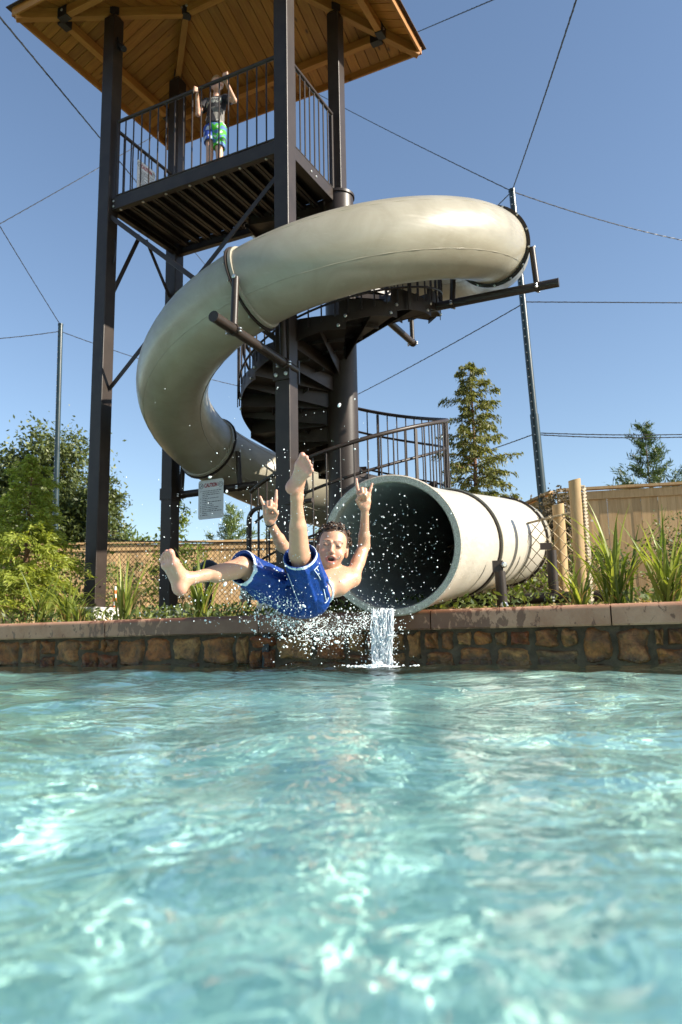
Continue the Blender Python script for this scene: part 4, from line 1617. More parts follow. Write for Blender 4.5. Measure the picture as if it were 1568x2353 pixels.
# strap leaved clumps
def strap_mesh(seed, bend, ln=1., wd=.032):
    rg_ = np.random.default_rng(seed)
    n = 12
    mb = MB()
    tw = rg_.uniform(-.8, .8)
    p = V(0, 0, 0)
    ang = R(4)
    for i in range(n + 1):
        t = i / n
        w_ = wd * (.55 + .9 * t if t < .35 else 1) * (1 - max(0, t - .35) ** 1.6 * 2.0) * .5
        w_ = max(w_, .0012)
        a = tw * t
        s_ = V(math.sin(a) * .4, math.cos(a), 0)
        fold = V(0, 0, 0)
        mb.v += [tuple(p - s_ * w_), tuple(p + V(math.cos(ang), 0, -math.sin(ang)) * w_ * .45), tuple(p + s_ * w_)]
        st = ln / n
        ang = R(4) + bend * t ** 1.7
        p = p + V(math.sin(ang), 0, math.cos(ang)) * st
    for i in range(n):
        j = 3 * i
        mb.f += [(j, j + 1, j + 4, j + 3), (j + 1, j + 2, j + 5, j + 4)]
    me = bpy.data.meshes.new('leaf')
    me.from_pydata(mb.v, [], mb.f)
    me.polygons.foreach_set('use_smooth', np.ones(len(me.polygons), bool))
    return me
strap_kinds = []
for i, bnd in enumerate((.25, .5, .8, 1.2, 1.7, 2.3)):
    me = strap_mesh(i, bnd)
    me.materials.append(LM['strap'])
    strap_kinds.append(me)
dry_kind = strap_mesh(9, 2.0, 1., .02)
dry_kind.materials.append(LM['dry'])
def strap_obj_mat():
    m = LM['strap']
    nt = m.node_tree
    for l in list(nt.links):
        if l.from_socket.name == 'Random Per Island':
            rampn = l.to_node
            oi = nt.nodes.new('ShaderNodeObjectInfo')
            nt.links.new(oi.outputs['Random'], rampn.inputs[0])
strap_obj_mat()
def strap_plant(label, p, h_, n, seed, upright=.6, dry=3, lean=0, wd=1.):
    rg_ = random.Random(seed)
    root = thing('strap_plant', label, 'plant', p, 'strap leaved clumps along the coping')
    for i in range(n):
        q = rg_.random()
        k_ = min(5, int(abs(rg_.gauss(0, 1)) * 6 * (1 - upright) + rg_.random() * 2))
        o = link('leaf', strap_kinds[k_], root, (rg_.gauss(0, .035 * h_), rg_.gauss(0, .035 * h_), rg_.uniform(-.03, 0)))
        s = h_ * rg_.uniform(.55, 1.05)
        o.rotation_euler = (rg_.gauss(0, .12), rg_.gauss(.06, .14) , rg_.uniform(0, 6.283))
        o.scale = (s, wd * (.55 + .5 * s), s)
    for i in range(dry):
        o = link('dry_leaf', dry_kind, root, (rg_.gauss(0, .03), rg_.gauss(0, .03), 0))
        s = h_ * rg_.uniform(.4, .8)
        o.rotation_euler = (rg_.gauss(0, .2), rg_.gauss(.2, .2), rg_.uniform(0, 6.283))
        o.scale = (s, .6, s)
    return root
def bed(s, d):
    return Q(s, -d, ground_z(d) - .01)
strap_plant('strap leaved clump between the two left tower posts', bed(-1.58, .75), .74, 34, 1, .72, 8, wd=.9)
strap_plant('strap leaved clump left of the white concrete footing', bed(-2.22, .55), .66, 28, 2, .66, 8, wd=.85)
strap_plant('low arching strap leaved clump at the far left', bed(-2.95, .7), .60, 34, 3, .2, 8, wd=.8)
strap_plant('arching strap leaved clump at the left picture edge', bed(-3.35, .8), .62, 30, 4, .35, 7, wd=.8)
strap_plant('low strap leaved clump second from the white footing', bed(-2.66, .5), .42, 24, 14, .2, 8, wd=.8)
strap_plant('tall strap leaved clump right of the log posts', bed(1.73, .62), .80, 40, 5, .60, 9, wd=.95)
strap_plant('arching strap leaved clump at the right picture edge', bed(2.06, .55), .74, 40, 6, .42, 12, wd=.9)
strap_plant('low arching clump at the foot of the tall log post', bed(1.50, .42), .50, 24, 7, .15, 8, wd=.8)
strap_plant('strap leaved clump cut by the right picture border', bed(2.45, .7), .72, 30, 8, .5, 4)

# ------------------------------------------------------------------ people: one continuous skin each
class SDF:
    def __init__(s, lo, hi, h):
        s.lo = np.asarray(lo, float)
        s.h = h
        s.n = np.ceil((np.asarray(hi, float) - s.lo) / h).astype(int) + 1
        s.F = np.full(s.n, .5, np.float32)
    def _sub(s, lo, hi):
        a = np.clip(np.floor((lo - s.lo) / s.h).astype(int), 0, s.n)
        b = np.clip(np.ceil((hi - s.lo) / s.h).astype(int) + 1, 0, s.n)
        if np.any(b <= a):
            return None
        sl = tuple(slice(i, j) for i, j in zip(a, b))
        g = [(s.lo[i] + np.arange(a[i], b[i]) * s.h).astype(np.float32) for i in range(3)]
        return sl, np.meshgrid(*g, indexing='ij')
    def _mix(s, sl, d, k, neg=False):
        F = s.F[sl]
        if neg:
            d = -d
            hh = np.clip(.5 - .5 * (d - F) / -k, 0, 1) if False else np.clip(.5 + .5 * (d - F) / k, 0, 1)
            s.F[sl] = F + (d - F) * hh + k * hh * (1 - hh)
        else:
            hh = np.clip(.5 + .5 * (F - d) / k, 0, 1)
            s.F[sl] = F + (d - F) * hh - k * hh * (1 - hh)
    def cap(s, a, b, ra, rb, k=.012, neg=False):
        a = np.asarray(a, float); b = np.asarray(b, float)
        m = max(ra, rb) + 2.5 * k + 2 * s.h
        r = s._sub(np.minimum(a, b) - m, np.maximum(a, b) + m)
        if r is None:
            return s
        sl, (X, Y, Z) = r
        ba = b - a
        L2 = float(ba @ ba) + 1e-12
        px, py, pz = X - a[0], Y - a[1], Z - a[2]
        t = np.clip((px * ba[0] + py * ba[1] + pz * ba[2]) / L2, 0, 1)
        d = np.sqrt((px - t * ba[0]) ** 2 + (py - t * ba[1]) ** 2 + (pz - t * ba[2]) ** 2) - (ra + (rb - ra) * t)
        s._mix(sl, d, k, neg)
        return s
    def ell(s, c, r, M=None, k=.012, neg=False):
        c = np.asarray(c, float); r = np.asarray(r, float)
        m = float(r.max()) + 2.5 * k + 2 * s.h
        q = s._sub(c - m, c + m)
        if q is None:
            return s
        sl, (X, Y, Z) = q
        p = np.stack([X - c[0], Y - c[1], Z - c[2]], -1)
        if M is not None:
            p = p @ np.asarray(M, float).T.astype(np.float32)       # rows of M are the local axes
        k0 = np.sqrt(((p / r) ** 2).sum(-1))
        k1 = np.sqrt(((p / r ** 2) ** 2).sum(-1)) + 1e-9
        s._mix(sl, k0 * (k0 - 1) / k1, k, neg)
        return s
    def plane(s, p, n):
        """keep the side the normal points away from"""
        g = [(s.lo[i] + np.arange(s.n[i]) * s.h).astype(np.float32) for i in range(3)]
        d = (g[0][:, None, None] - p[0]) * n[0] + (g[1][None, :, None] - p[1]) * n[1] + (g[2][None, None, :] - p[2]) * n[2]
        s.F = np.maximum(s.F, d)
        return s
    def mesh(s):
        F = s.F
        S = F < 0
        c = np.zeros(tuple(np.array(F.shape) - 1), np.int8)
        for i in (0, 1):
            for j in (0, 1):
                for k in (0, 1):
                    c += S[i:F.shape[0] - 1 + i, j:F.shape[1] - 1 + j, k:F.shape[2] - 1 + k]
        act = (c > 0) & (c < 8)
        ids = np.argwhere(act)
        num = np.full(c.shape, -1, np.int64)
        num[act] = np.arange(len(ids))
        acc = np.zeros((len(ids), 3))
        cnt = np.zeros(len(ids))
        cs = [(i, j, k) for i in (0, 1) for j in (0, 1) for k in (0, 1)]
        val = {q: F[ids[:, 0] + q[0], ids[:, 1] + q[1], ids[:, 2] + q[2]].astype(float) for q in cs}
        for q in cs:
            for ax in range(3):
                if q[ax] == 0:
                    q2 = list(q); q2[ax] = 1; q2 = tuple(q2)
                    a, b = val[q], val[q2]
                    m = (a < 0) != (b < 0)
                    t = np.where(m, a / np.where(m, a - b, 1), 0)
                    pt = np.tile(np.array(q, float), (len(ids), 1))
                    pt[:, ax] += t
                    acc[m] += pt[m]
                    cnt[m] += 1
        v = s.lo + (ids + acc / np.maximum(cnt, 1)[:, None]) * s.h
        fs = []
        for ax in range(3):
            o1, o2 = [(1, 2), (2, 0), (0, 1)][ax]
            sl0 = [slice(1, -1)] * 3; sl1 = [slice(1, -1)] * 3
            sl0[ax] = slice(0, -1); sl1[ax] = slice(1, None)
            A, B = S[tuple(sl0)], S[tuple(sl1)]
            e = np.argwhere(A != B)
            base = e + 1
            base[:, ax] = e[:, ax]
            ins = A[e[:, 0], e[:, 1], e[:, 2]]
            def cell(d1, d2):
                q = base.copy()
                q[:, o1] -= d1
                q[:, o2] -= d2
                return num[q[:, 0], q[:, 1], q[:, 2]]
            quad = np.stack([cell(1, 1), cell(0, 1), cell(0, 0), cell(1, 0)], -1)
            quad[~ins] = quad[~ins][:, ::-1]
            fs.append(quad)
        f = np.vstack(fs)
        f = f[(f >= 0).all(1)]
        return v, f

def relax(v, f, n=1, lam=.5):
    for _ in range(n):
        acc = np.zeros_like(v)
        cnt = np.zeros(len(v))
        for i in range(4):
            for j in ((i + 1) % 4, (i + 3) % 4):
                np.add.at(acc, f[:, i], v[f[:, j]])
                np.add.at(cnt, f[:, i], 1)
        v = v + lam * (acc / np.maximum(cnt, 1)[:, None] - v)
    return v

def painted(name, v, f, colors, mat, parent):
    o = add_np(name, v, f, mat, parent, True)
    at = o.data.color_attributes.new('tint', 'FLOAT_COLOR', 'POINT')
    at.data.foreach_set('color', np.hstack([colors, np.ones((len(colors), 1))]).astype(np.float32).ravel())
    return o

def skin_mat():
    m, nt, b = nodes_of('wet_skin')
    a = nt.nodes.new('ShaderNodeAttribute')
    a.attribute_name = 'tint'
    geo = nt.nodes.new('ShaderNodeNewGeometry')
    n = noise(nt, 45, 4, .6, geo.outputs['Position'])
    c = mixrgb(nt, ramp(nt, n, [(.35, .22), (.7, 0.)]), a.outputs['Color'], (.42, .17, .11))
    nt.links.new(c, b.inputs['Base Color'])
    b.inputs['Roughness'].default_value = .45
    b.inputs['Subsurface Weight'].default_value = .12
    b.inputs['Subsurface Radius'].default_value = (.012, .004, .002)
    b.inputs['Subsurface Scale'].default_value = .6
    b.inputs['Coat Weight'].default_value = .08
    b.inputs['Coat Roughness'].default_value = .15
    bump(nt, b, n, .08, .004)
    return m
MT['skin'] = skin_mat()
def paint_mat(name, rough=.6, bstr=.0):
    m, nt, b = nodes_of(name)
    a = nt.nodes.new('ShaderNodeAttribute')
    a.attribute_name = 'tint'
    nt.links.new(a.outputs['Color'], b.inputs['Base Color'])
    b.inputs['Roughness'].default_value = rough
    return m
MT['paint'] = paint_mat('printed_cloth', .75)
def wet_cloth(name, c, rough=.3):
    m, nt, b = nodes_of(name)
    geo = nt.nodes.new('ShaderNodeNewGeometry')
    P = geo.outputs['Position']
    n = noise(nt, 14, 5, .6, P, .8)
    c = V(*c)
    nt.links.new(ramp(nt, n, [(.3, tuple(c * .7)), (.7, tuple(c * 1.25))]), b.inputs['Base Color'])
    b.inputs['Roughness'].default_value = rough
    b.inputs['Specular IOR Level'].default_value = .35
    mp = nt.nodes.new('ShaderNodeMapping')
    mp.inputs['Scale'].default_value = (1, 1, .4)
    nt.links.new(P, mp.inputs[0])
    bump(nt, b, noise(nt, 26, 4, .55, mp.outputs[0], 1.2), .55, .02)
    return m
MT['shorts'] = wet_cloth('wet_blue_cloth', (.004, .038, .215), .45)
MT['hem'] = wet_cloth('pale_hem_cloth', (.62, .70, .76), .5)
MT['hair'] = simple('wet_brown_hair', (.055, .03, .016), .35, 0, .5, 60, .3)

def frame(fwd, up):
    f = unit(fwd)
    x = unit(np.cross(f, up))
    z = np.cross(x, f)
    return x, f, z

def hand_horns(S, wrist, up, lat, palm, s=1.):
    """index and little finger up, the two middle fingers folded under the thumb"""
    up = unit(up); palm = unit(palm - up * (palm @ up)); lat = unit(lat - up * (lat @ up) - palm * (lat @ palm))
    def p(x, y, z):
        return wrist + s * (lat * x + up * y + palm * z)
    kn = {'i': (.027, .078, .0), 'm': (.010, .082, .0), 'r': (-.008, .077, .0), 'p': (-.025, .067, .0)}
    for q in kn.values():
        S.cap(p(q[0] * .35, .006, 0), p(*q), .0165 * s, .0125 * s, .014)
    S.cap(p(.02, .025, .006), p(-.018, .03, .006), .015 * s, .014 * s, .012)
    S.cap(p(.027, .078, 0), p(.031, .112, .004), .0098 * s, .0088 * s, .004)
    S.cap(p(.031, .112, .004), p(.032, .152, .002), .0088 * s, .0070 * s, .003)
    S.cap(p(-.025, .067, 0), p(-.036, .094, .004), .0088 * s, .0078 * s, .004)
    S.cap(p(-.036, .094, .004), p(-.047, .122, .002), .0078 * s, .0062 * s, .003)
    for q, dz in ((kn['m'], 0), (kn['r'], -.003)):
        a = p(q[0], q[1], q[2])
        b = p(q[0] * .95, q[1] + .014, .034 + dz)
        c = p(q[0] * .85, q[1] - .020, .046 + dz)
        e = p(q[0] * .8, q[1] - .036, .026)
        S.cap(a, b, .0105 * s, .0100 * s, .004)
        S.cap(b, c, .0098 * s, .0090 * s, .003)
        S.cap(c, e, .0088 * s, .0078 * s, .003)
    S.cap(p(.020, .012, .004), p(.036, .040, .026), .0135 * s, .0115 * s, .008)
    S.cap(p(.036, .040, .026), p(.022, .060, .050), .0108 * s, .0098 * s, .004)
    S.cap(p(.022, .060, .050), p(-.002, .064, .058), .0098 * s, .0078 * s, .003)

def foot(S, ankle, heel, toe, medial, k=.012, dor=None, wf=1.):
    ax = unit(toe - heel)
    Lf = np.linalg.norm(toe - heel)
    if dor is None:
        dor = ankle - heel
    dor = unit(dor - ax * (dor @ ax))
    med = unit(medial - ax * (medial @ ax) - dor * (medial @ dor))
    def p(x, y, z):        # along, medial, dorsal in foot lengths
        return heel + Lf * (ax * x + med * y * wf + dor * z)
    S.ell(p(.13, 0, .14), np.array([.155, .135 * wf, .135]) * Lf, np.stack([ax, med, dor]), .02)
    S.cap(p(.16, -.03, .16), p(.66, -.10, .10), .115 * Lf, .09 * Lf, .02)
    S.cap(p(.2, .03, .22), p(.70, .09, .12), .11 * Lf, .10 * Lf, .02)
    S.cap(p(.28, 0, .34), p(.62, .03, .2), .13 * Lf, .085 * Lf, .02)
    S.cap(p(.69, .10, .10), p(.66, -.14, .085), .098 * Lf, .075 * Lf, .015)
    S.cap(p(.25, 0, .3), ankle + dor * .012, .14 * Lf, .027, .02)
    toes = [(.135, .94, .066), (.045, .955, .050), (-.035, .915, .047), (-.105, .865, .045), (-.165, .80, .045)]
    for y, x, r in toes:
        S.cap(p(.72, y * .95, .085), p(x - .035, y * 1.05, .075 + .01), r * Lf * .92, r * Lf * .92, .006)
        S.ell(p(x - .02, y * 1.06, .07), np.array([1.15, 1.05, 1.0]) * r * Lf, np.stack([ax, med, dor]), .004)
    return ax, med, dor, p

# ---- the boy shooting out of the slide
J = dict(pelvis=V(-.212, 3.92, .378), hipL=V(-.150, 3.89, .376), hipR=V(-.280, 3.93, .390),
         kneeL=V(-.202, 3.64, .575), ankL=V(-.204, 3.475, .815), heelL=V(-.246, 3.425, .826), toeL=V(-.140, 3.315, .966),
         kneeR=V(-.488, 3.74, .527), ankR=V(-.712, 3.565, .458), heelR=V(-.758, 3.53, .374), toeR=V(-.815, 3.46, .582),
         shL=V(.052, 4.11, .492), shR=V(-.150, 4.22, .560), chest=V(-.056, 4.12, .490), neck=V(-.050, 4.15, .545), head=V(-.049, 4.09, .658),
         elbL=V(.122, 4.20, .672), wriL=V(.130, 4.10, .868), elbR=V(-.318, 4.10, .672), wriR=V(-.371, 3.945, .780))
S = SDF((-.88, 3.25, .26), (.26, 4.34, 1.10), .0045)
sp = unit(J['chest'] - J['pelvis'])
lt = unit((J['shL'] - J['shR']) * .5 + (J['hipL'] - J['hipR']) * .5)
lt = unit(lt - sp * (lt @ sp))
fr = np.cross(sp, lt)
if fr[2] < 0:
    fr = -fr
TM = np.stack([lt, sp, fr])
S.ell(J['pelvis'] + sp * .01, (.108, .10, .082), TM, .03)
S.ell(J['pelvis'] * .5 + J['chest'] * .5, (.098, .14, .072), TM, .03)
S.ell(J['chest'] - sp * .035, (.118, .115, .080), TM, .03)
for sd in ('L', 'R'):
    S.cap(J['chest'] + sp * .02, J['sh' + sd], .062, .045, .03)
    S.ell(J['chest'] - sp * .01 + (J['sh' + sd] - J['chest']) * .45 + fr * .045, (.055, .05, .022), TM, .025)
    S.cap(J['sh' + sd], J['elb' + sd], .041, .031, .02)
    S.cap(J['sh' + sd] * .5 + J['elb' + sd] * .5, J['sh' + sd] * .25 + J['elb' + sd] * .75, .037, .031, .012)
    S.cap(J['elb' + sd], J['wri' + sd], .031, .0205, .012)
    mid = J['elb' + sd] * .72 + J['wri' + sd] * .28
    S.cap(J['elb' + sd], mid, .031, .033, .012)
    S.cap(J['chest'] - sp * .05 + lt * (.08 if sd == 'L' else -.08), J['sh' + sd] - sp * .02, .05, .04, .03)
    hp_, kn_, an_ = J['hip' + sd], J['knee' + sd], J['ank' + sd]
    S.cap(hp_, kn_, .068, .047, .02)
    S.cap(kn_, an_, .046, .026, .012)
    S.ell(kn_, (.047, .047, .047), None, .015)
# calves hang on the shaded, camera facing side of the raised leg and the underside of the other
ax_ = unit(J['ankL'] - J['kneeL'])
cb = V(.1, -1, -.35); cb = unit(cb - ax_ * (cb @ ax_))
S.cap(J['kneeL'] * .85 + J['ankL'] * .15 + cb * .012, J['kneeL'] * .5 + J['ankL'] * .5 + cb * .010, .042, .037, .02)
ax_ = unit(J['ankR'] - J['kneeR'])
cb = V(0, -.4, -1); cb = unit(cb - ax_ * (cb @ ax_))
S.cap(J['kneeR'] * .85 + J['ankR'] * .15 + cb * .012, J['kneeR'] * .5 + J['ankR'] * .5 + cb * .012, .040, .036, .02)
aL = foot(S, J['ankL'], J['heelL'], J['toeL'], V(-1, -.2, .4), dor=V(.22, .95, .15), wf=1.12)
aR = foot(S, J['ankR'], J['heelR'], J['toeR'], V(1, -.6, .35), dor=V(.62, .75, -.1), wf=1.2)
for sd, latx, upd in (('L', V(-1, 0, 0), V(-.06, -.06, 1)), ('R', V(1, 0, 0), V(.02, -.10, 1))):
    hand_horns(S, J['wri' + sd], upd, latx, V(0, -1, .1), 1.06)
# head
HX, HF, HZ = frame(V(.0, -1, -.02), V(.17, .0, 1))     # HX points to image right? fixed below
if HX[0] < 0:
    HX = -HX
HS = 1.13
def hd(x, y, z):
    return J['head'] + HS * (HX * x + HF * y + HZ * z)
HM = np.stack([HX, HF, HZ])
def he_(c, r, k=.012, neg=False):
    S.ell(hd(*c), np.array(r) * HS, HM, k * HS, neg)
S.cap(hd(0, -.025, -.055), J['neck'] - sp * .02, .046, .050, .02)
he_((0, -.014, .026), (.069, .083, .077), .012)
he_((0, .014, -.022), (.059, .062, .074), .02)
he_((0, .026, -.061), (.046, .041, .034), .02)
he_((0, .053, -.084), (.017, .014, .012), .016)
for sx in (-1, 1):
    he_((sx * .034, .044, -.037), (.027, .027, .026), .016)
    he_((sx * .030, .0815, .002), (.016, .010, .010), .010, True)
    he_((sx * .030, .066, .001), (.0135, .0115, .0105), .003)
    he_((sx * .071, -.008, -.014), (.009, .019, .029), .006)
    he_((sx * .079, -.004, -.012), (.006, .010, .018), .004, True)
    S.cap(hd(sx * .012, .074, .017), hd(sx * .044, .062, .018), .0075 * HS, .006 * HS, .01)
    he_((sx * .0095, .082, -.034), (.0075, .008, .006), .005)
S.cap(hd(0, .074, .004), hd(0, .088, -.026), .0066 * HS, .0090 * HS, .010)
he_((0, .089, -.029), (.0095, .008, .0075), .006)
for sx in (-1, 1):
    he_((sx * .0055, .093, -.0385), (.0028, .004, .003), .002, True)
# open mouth with lips
mo_ = [hd(.0235 * math.cos(a) + .003, .0715 + .006 * math.sin(abs(a)) - .012 * abs(math.cos(a)) ** 2, -.0635 + .0155 * math.sin(a)) for a in np.linspace(0, 2 * math.pi, 17)]
for a, b in zip(mo_[:-1], mo_[1:]):
    S.cap(a, b, .0053, .0053, .006)
S.ell(hd(.003, .078, -.0635), np.array((.0185, .024, .0112)) * HS, HM, .003, True)
S.cap(hd(-.014, .056, -.0535), hd(.018, .056, -.0535), .0035, .0035, .002)
v, f = S.mesh()
v = relax(v, f, 1, .4)
col = np.tile(V(.53, .30, .19), (len(v), 1))
def blend(mask, c):
    global col
    m = np.clip(mask, 0, 1)[:, None]
    col = col * (1 - m) + np.array(c)[None, :] * m
for (axf, med, dor, pf), heel_ in ((aL, J['heelL']), (aR, J['heelR'])):
    q = v - heel_
    along, up_ = q @ axf, q @ dor
    inn = (along > -.05) & (along < .26) & (np.abs(q @ med) < .07) & (up_ < .11) & (up_ > -.04)
    sole = inn * np.clip((.03 - up_) / .02, 0, 1)
    blend(sole * .8, (.64, .36, .27))
    blend(inn * np.exp(-((along - .02) / .035) ** 2) * np.clip((.035 - up_) / .02, 0, 1) * .7, (.66, .27, .19))
    blend(inn * np.clip((along - .135) / .02, 0, 1) * np.clip((.05 - up_) / .03, 0, 1) * .55, (.68, .29, .22))
lo = (v - J['head']) @ HM.T / HS
ishead = (np.abs(lo) < .13).all(1)
def near(c, r):
    return ishead * np.clip(1.6 - np.sqrt((((lo - np.array(c)) / np.array(r)) ** 2).sum(1)) * 1.15, 0, 1)
for a in np.linspace(0, 2 * math.pi, 14, endpoint=False):
    blend(near((.0215 * math.cos(a) + .003, .066, -.0635 + .0145 * math.sin(a)), (.006, .02, .0042)) * .85, (.46, .115, .10))
inmouth = ishead * (np.abs(lo[:, 0] - .003) < .018) * (np.abs(lo[:, 2] + .0635) < .0105) * (lo[:, 1] < .064) * (lo[:, 1] > .03)
blend(inmouth * 1., (.05, .012, .012))
blend(ishead * (np.abs(lo[:, 0] - .002) < .0155) * (np.abs(lo[:, 2] + .0535) < .0042) * (lo[:, 1] > .05) * (lo[:, 1] < .064), (.78, .74, .66))
for sx in (-1, 1):
    for t in np.linspace(0, 1, 6):
        blend(near((sx * (.013 + .033 * t), .07, .0185 + .003 * math.sin(3.1 * t)), (.0060, .02, .0036)) * .95, (.06, .03, .018))
    for t in np.linspace(-1, 1, 5):
        blend(near((sx * .030 + .011 * t, .075, .0005 - .002 * (1 - t * t)), (.0045, .014, .0026)) * .95, (.07, .03, .022))
blend(near((.030, .078, .002), (.0042, .01, .0032)), (.06, .05, .04))
blend(near((.037, .076, .002), (.003, .01, .002)) * .8, (.75, .72, .68))
blend(near((0, .095, -.029), (.014, .012, .010)) * .35, (.66, .26, .18))
for sx in (-1, 1):
    blend(near((sx * .036, .06, -.03), (.022, .03, .018)) * .35, (.66, .26, .18))
    blend(near((sx * .0055, .092, -.0385), (.0035, .006, .0028)), (.12, .04, .03))
for sd in ('L', 'R'):
    dw = v - J['wri' + sd]
    blend((np.linalg.norm(dw, axis=1) < .2) * np.clip((dw[:, 2] - .07) / .08, 0, .5), (.66, .33, .25))
boy = thing('person', 'boy in blue swim shorts flying out of the slide with both arms raised', 'person', J['pelvis'] + V(0, 0, -.10))
body = painted('body', v, f, col, MT['skin'], boy)
bead_pts = v[np.random.default_rng(6).choice(len(v), 900, replace=False)]

# shorts
S = SDF((-.62, 3.42, .22), (.06, 4.12, .74), .0045)
SM = TM
S.ell(J['pelvis'] + sp * .015, (.124, .115, .100), TM, .03)
S.cap(J['pelvis'] + sp * .03, J['pelvis'] + sp * .10, .104, .094, .03)
hems = {}
for sd in ('L', 'R'):
    h0, k0 = J['hip' + sd], J['knee' + sd]
    dd_ = unit(k0 - h0)
    end = k0 - dd_ * (.012 if sd == 'L' else -.006)
    S.cap(h0, end, .088, .083, .03)
    hems[sd] = (end, dd_)
# folds
rgf = np.random.default_rng(4)
for sd in ('L', 'R'):
    end, dd_ = hems[sd]
    x_ = unit(np.cross(dd_, V(.3, .2, 1)))
    y_ = np.cross(dd_, x_)
    for i in range(13):
        a = rgf.uniform(0, 6.28)
        p0 = end - dd_ * rgf.uniform(.02, .06) + .084 * (x_ * math.cos(a) + y_ * math.sin(a))
        a2 = a + rgf.uniform(-.9, .9)
        p1 = end - dd_ * rgf.uniform(.16, .27) + .094 * (x_ * math.cos(a2) + y_ * math.sin(a2))
        S.cap(p0, p1, .007, .010, .016)
    S.cap(J['pelvis'] + fr * .09, end - dd_ * .2 + fr * .06, .010, .008, .02)
def cut(S, p, n, r):
    """trim the leg openings: only near that leg"""
    g = [(S.lo[i] + np.arange(S.n[i]) * S.h).astype(np.float32) for i in range(3)]
    X, Y, Z = np.meshgrid(*g, indexing='ij')
    d = (X - p[0]) * n[0] + (Y - p[1]) * n[1] + (Z - p[2]) * n[2]
    loc_ = np.sqrt((X - p[0]) ** 2 + (Y - p[1]) ** 2 + (Z - p[2]) ** 2) < r
    S.F = np.where(loc_, np.maximum(S.F, d), S.F)
for sd in ('L', 'R'):
    end, dd_ = hems[sd]
    nrm_ = dd_ if sd == 'L' else unit(dd_ + V(.0, -.35, -.25))
    hems[sd] = (end, nrm_)
    cut(S, end, nrm_, .2)
    S.cap(end + nrm_ * .05, end - dd_ * .12, .0790, .060, .002, True)
cut(S, J['pelvis'] + sp * .155, sp, .16)
v, f = S.mesh()
v = relax(v, f, 1, .4)
fc = v[f].mean(1)
hm = np.zeros(len(f), bool)
for sd in ('L', 'R'):
    end, n_ = hems[sd]
    d = (fc - end) @ n_
    q_ = fc - end
    rd_ = np.linalg.norm(q_ - (q_ @ n_)[:, None] * n_, axis=1)
    hm |= (d > -.013) & (np.linalg.norm(q_, axis=1) < .13) & (rd_ > .0805)
def subset(v, f, m):
    ff = f[m]
    u_, inv = np.unique(ff, return_inverse=True)
    return v[u_], inv.reshape(ff.shape)
vv, ff = subset(v, f, ~hm)
sh = add_np('swim_shorts', vv, ff, MT['shorts'], boy, True)
for sd in ('L', 'R'):
    end, n_ = hems[sd]
    one = hm & (np.linalg.norm(fc - end, axis=1) < .13)
    vv, ff = subset(v, f, one)
    add_np('hem', vv, ff, MT['hem'], sh, True)
# white stitching and lace on the raised thigh
def stitch(pts, r=.0022):
    mb = MB()
    mb.tube(pts, r, 5)
    add('stitching', mb, MT['hem'], sh, True)
eL, nL = hems['L']
tL = unit(J['kneeL'] - J['hipL'])
xL = unit(np.cross(tL, V(0, -1, 0)))
if xL[0] < 0:
    xL = -xL
cL = unit(np.cross(tL, xL))
if cL[1] > 0:
    cL = -cL
def thigh(s, a, r=.0915):
    return J['hipL'] + tL * s + r * (xL * math.sin(a) + cL * math.cos(a))
for a0, a1 in ((.55, .85), (.72, 1.02)):
    stitch([thigh(.27 - .24 * t, a0 + (a1 - a0) * t + .12 * math.sin(4 * t)) for t in np.linspace(0, 1, 12)])
stitch([thigh(.27, a) for a in np.linspace(.55, 1.1, 6)])
stitch([thigh(.03 + .01 * math.sin(a * 6), a) for a in np.linspace(.6, 1.1, 6)])
stitch([thigh(.02 + .25 * t, -.85 - .15 * t, .093) for t in np.linspace(0, 1, 8)], .0016)
# waistband, wrist band
mb = MB()
wc = J['pelvis'] + sp * .145
mb.tube([wc + lt * .098 * math.cos(a) + fr * .088 * math.sin(a) for a in np.linspace(0, 2 * math.pi, 32, endpoint=False)], .008, 6, closed=True)
add('waistband', mb, MT['hem'], sh, True)
fa = unit(J['wriR'] - J['elbR'])
wx = unit(np.cross(fa, V(0, -1, 0))); wy = np.cross(fa, wx)
wb = J['wriR'] - fa * .012
mb = MB()
mb.tube([wb + .0245 * (wx * math.cos(a) + wy * math.sin(a)) for a in np.linspace(0, 2 * math.pi, 24, endpoint=False)], .0042, 6, closed=True)
add('wristband', mb, MT['black'], boy, True)
# curly wet hair
S = SDF(J['head'] - V(.14, .15, .12), J['head'] + V(.14, .13, .15), .0028)
S.ell(hd(0, -.018, .030), np.array((.074, .084, .080)) * HS, HM, .006)
S.cap(hd(-.07, .0, .01), hd(-.071, .005, -.02), .007, .005, .01)
S.cap(hd(.07, .0, .01), hd(.071, .005, -.02), .007, .005, .01)
def cutf(fn):
    g = [(S.lo[i] + np.arange(S.n[i]) * S.h) for i in range(3)]
    X, Y, Z = np.meshgrid(*g, indexing='ij')
    p = (np.stack([X, Y, Z], -1) - J['head']) @ HM.T / HS
    S.F = np.maximum(S.F, fn(p[..., 0], p[..., 1], p[..., 2]).astype(np.float32))
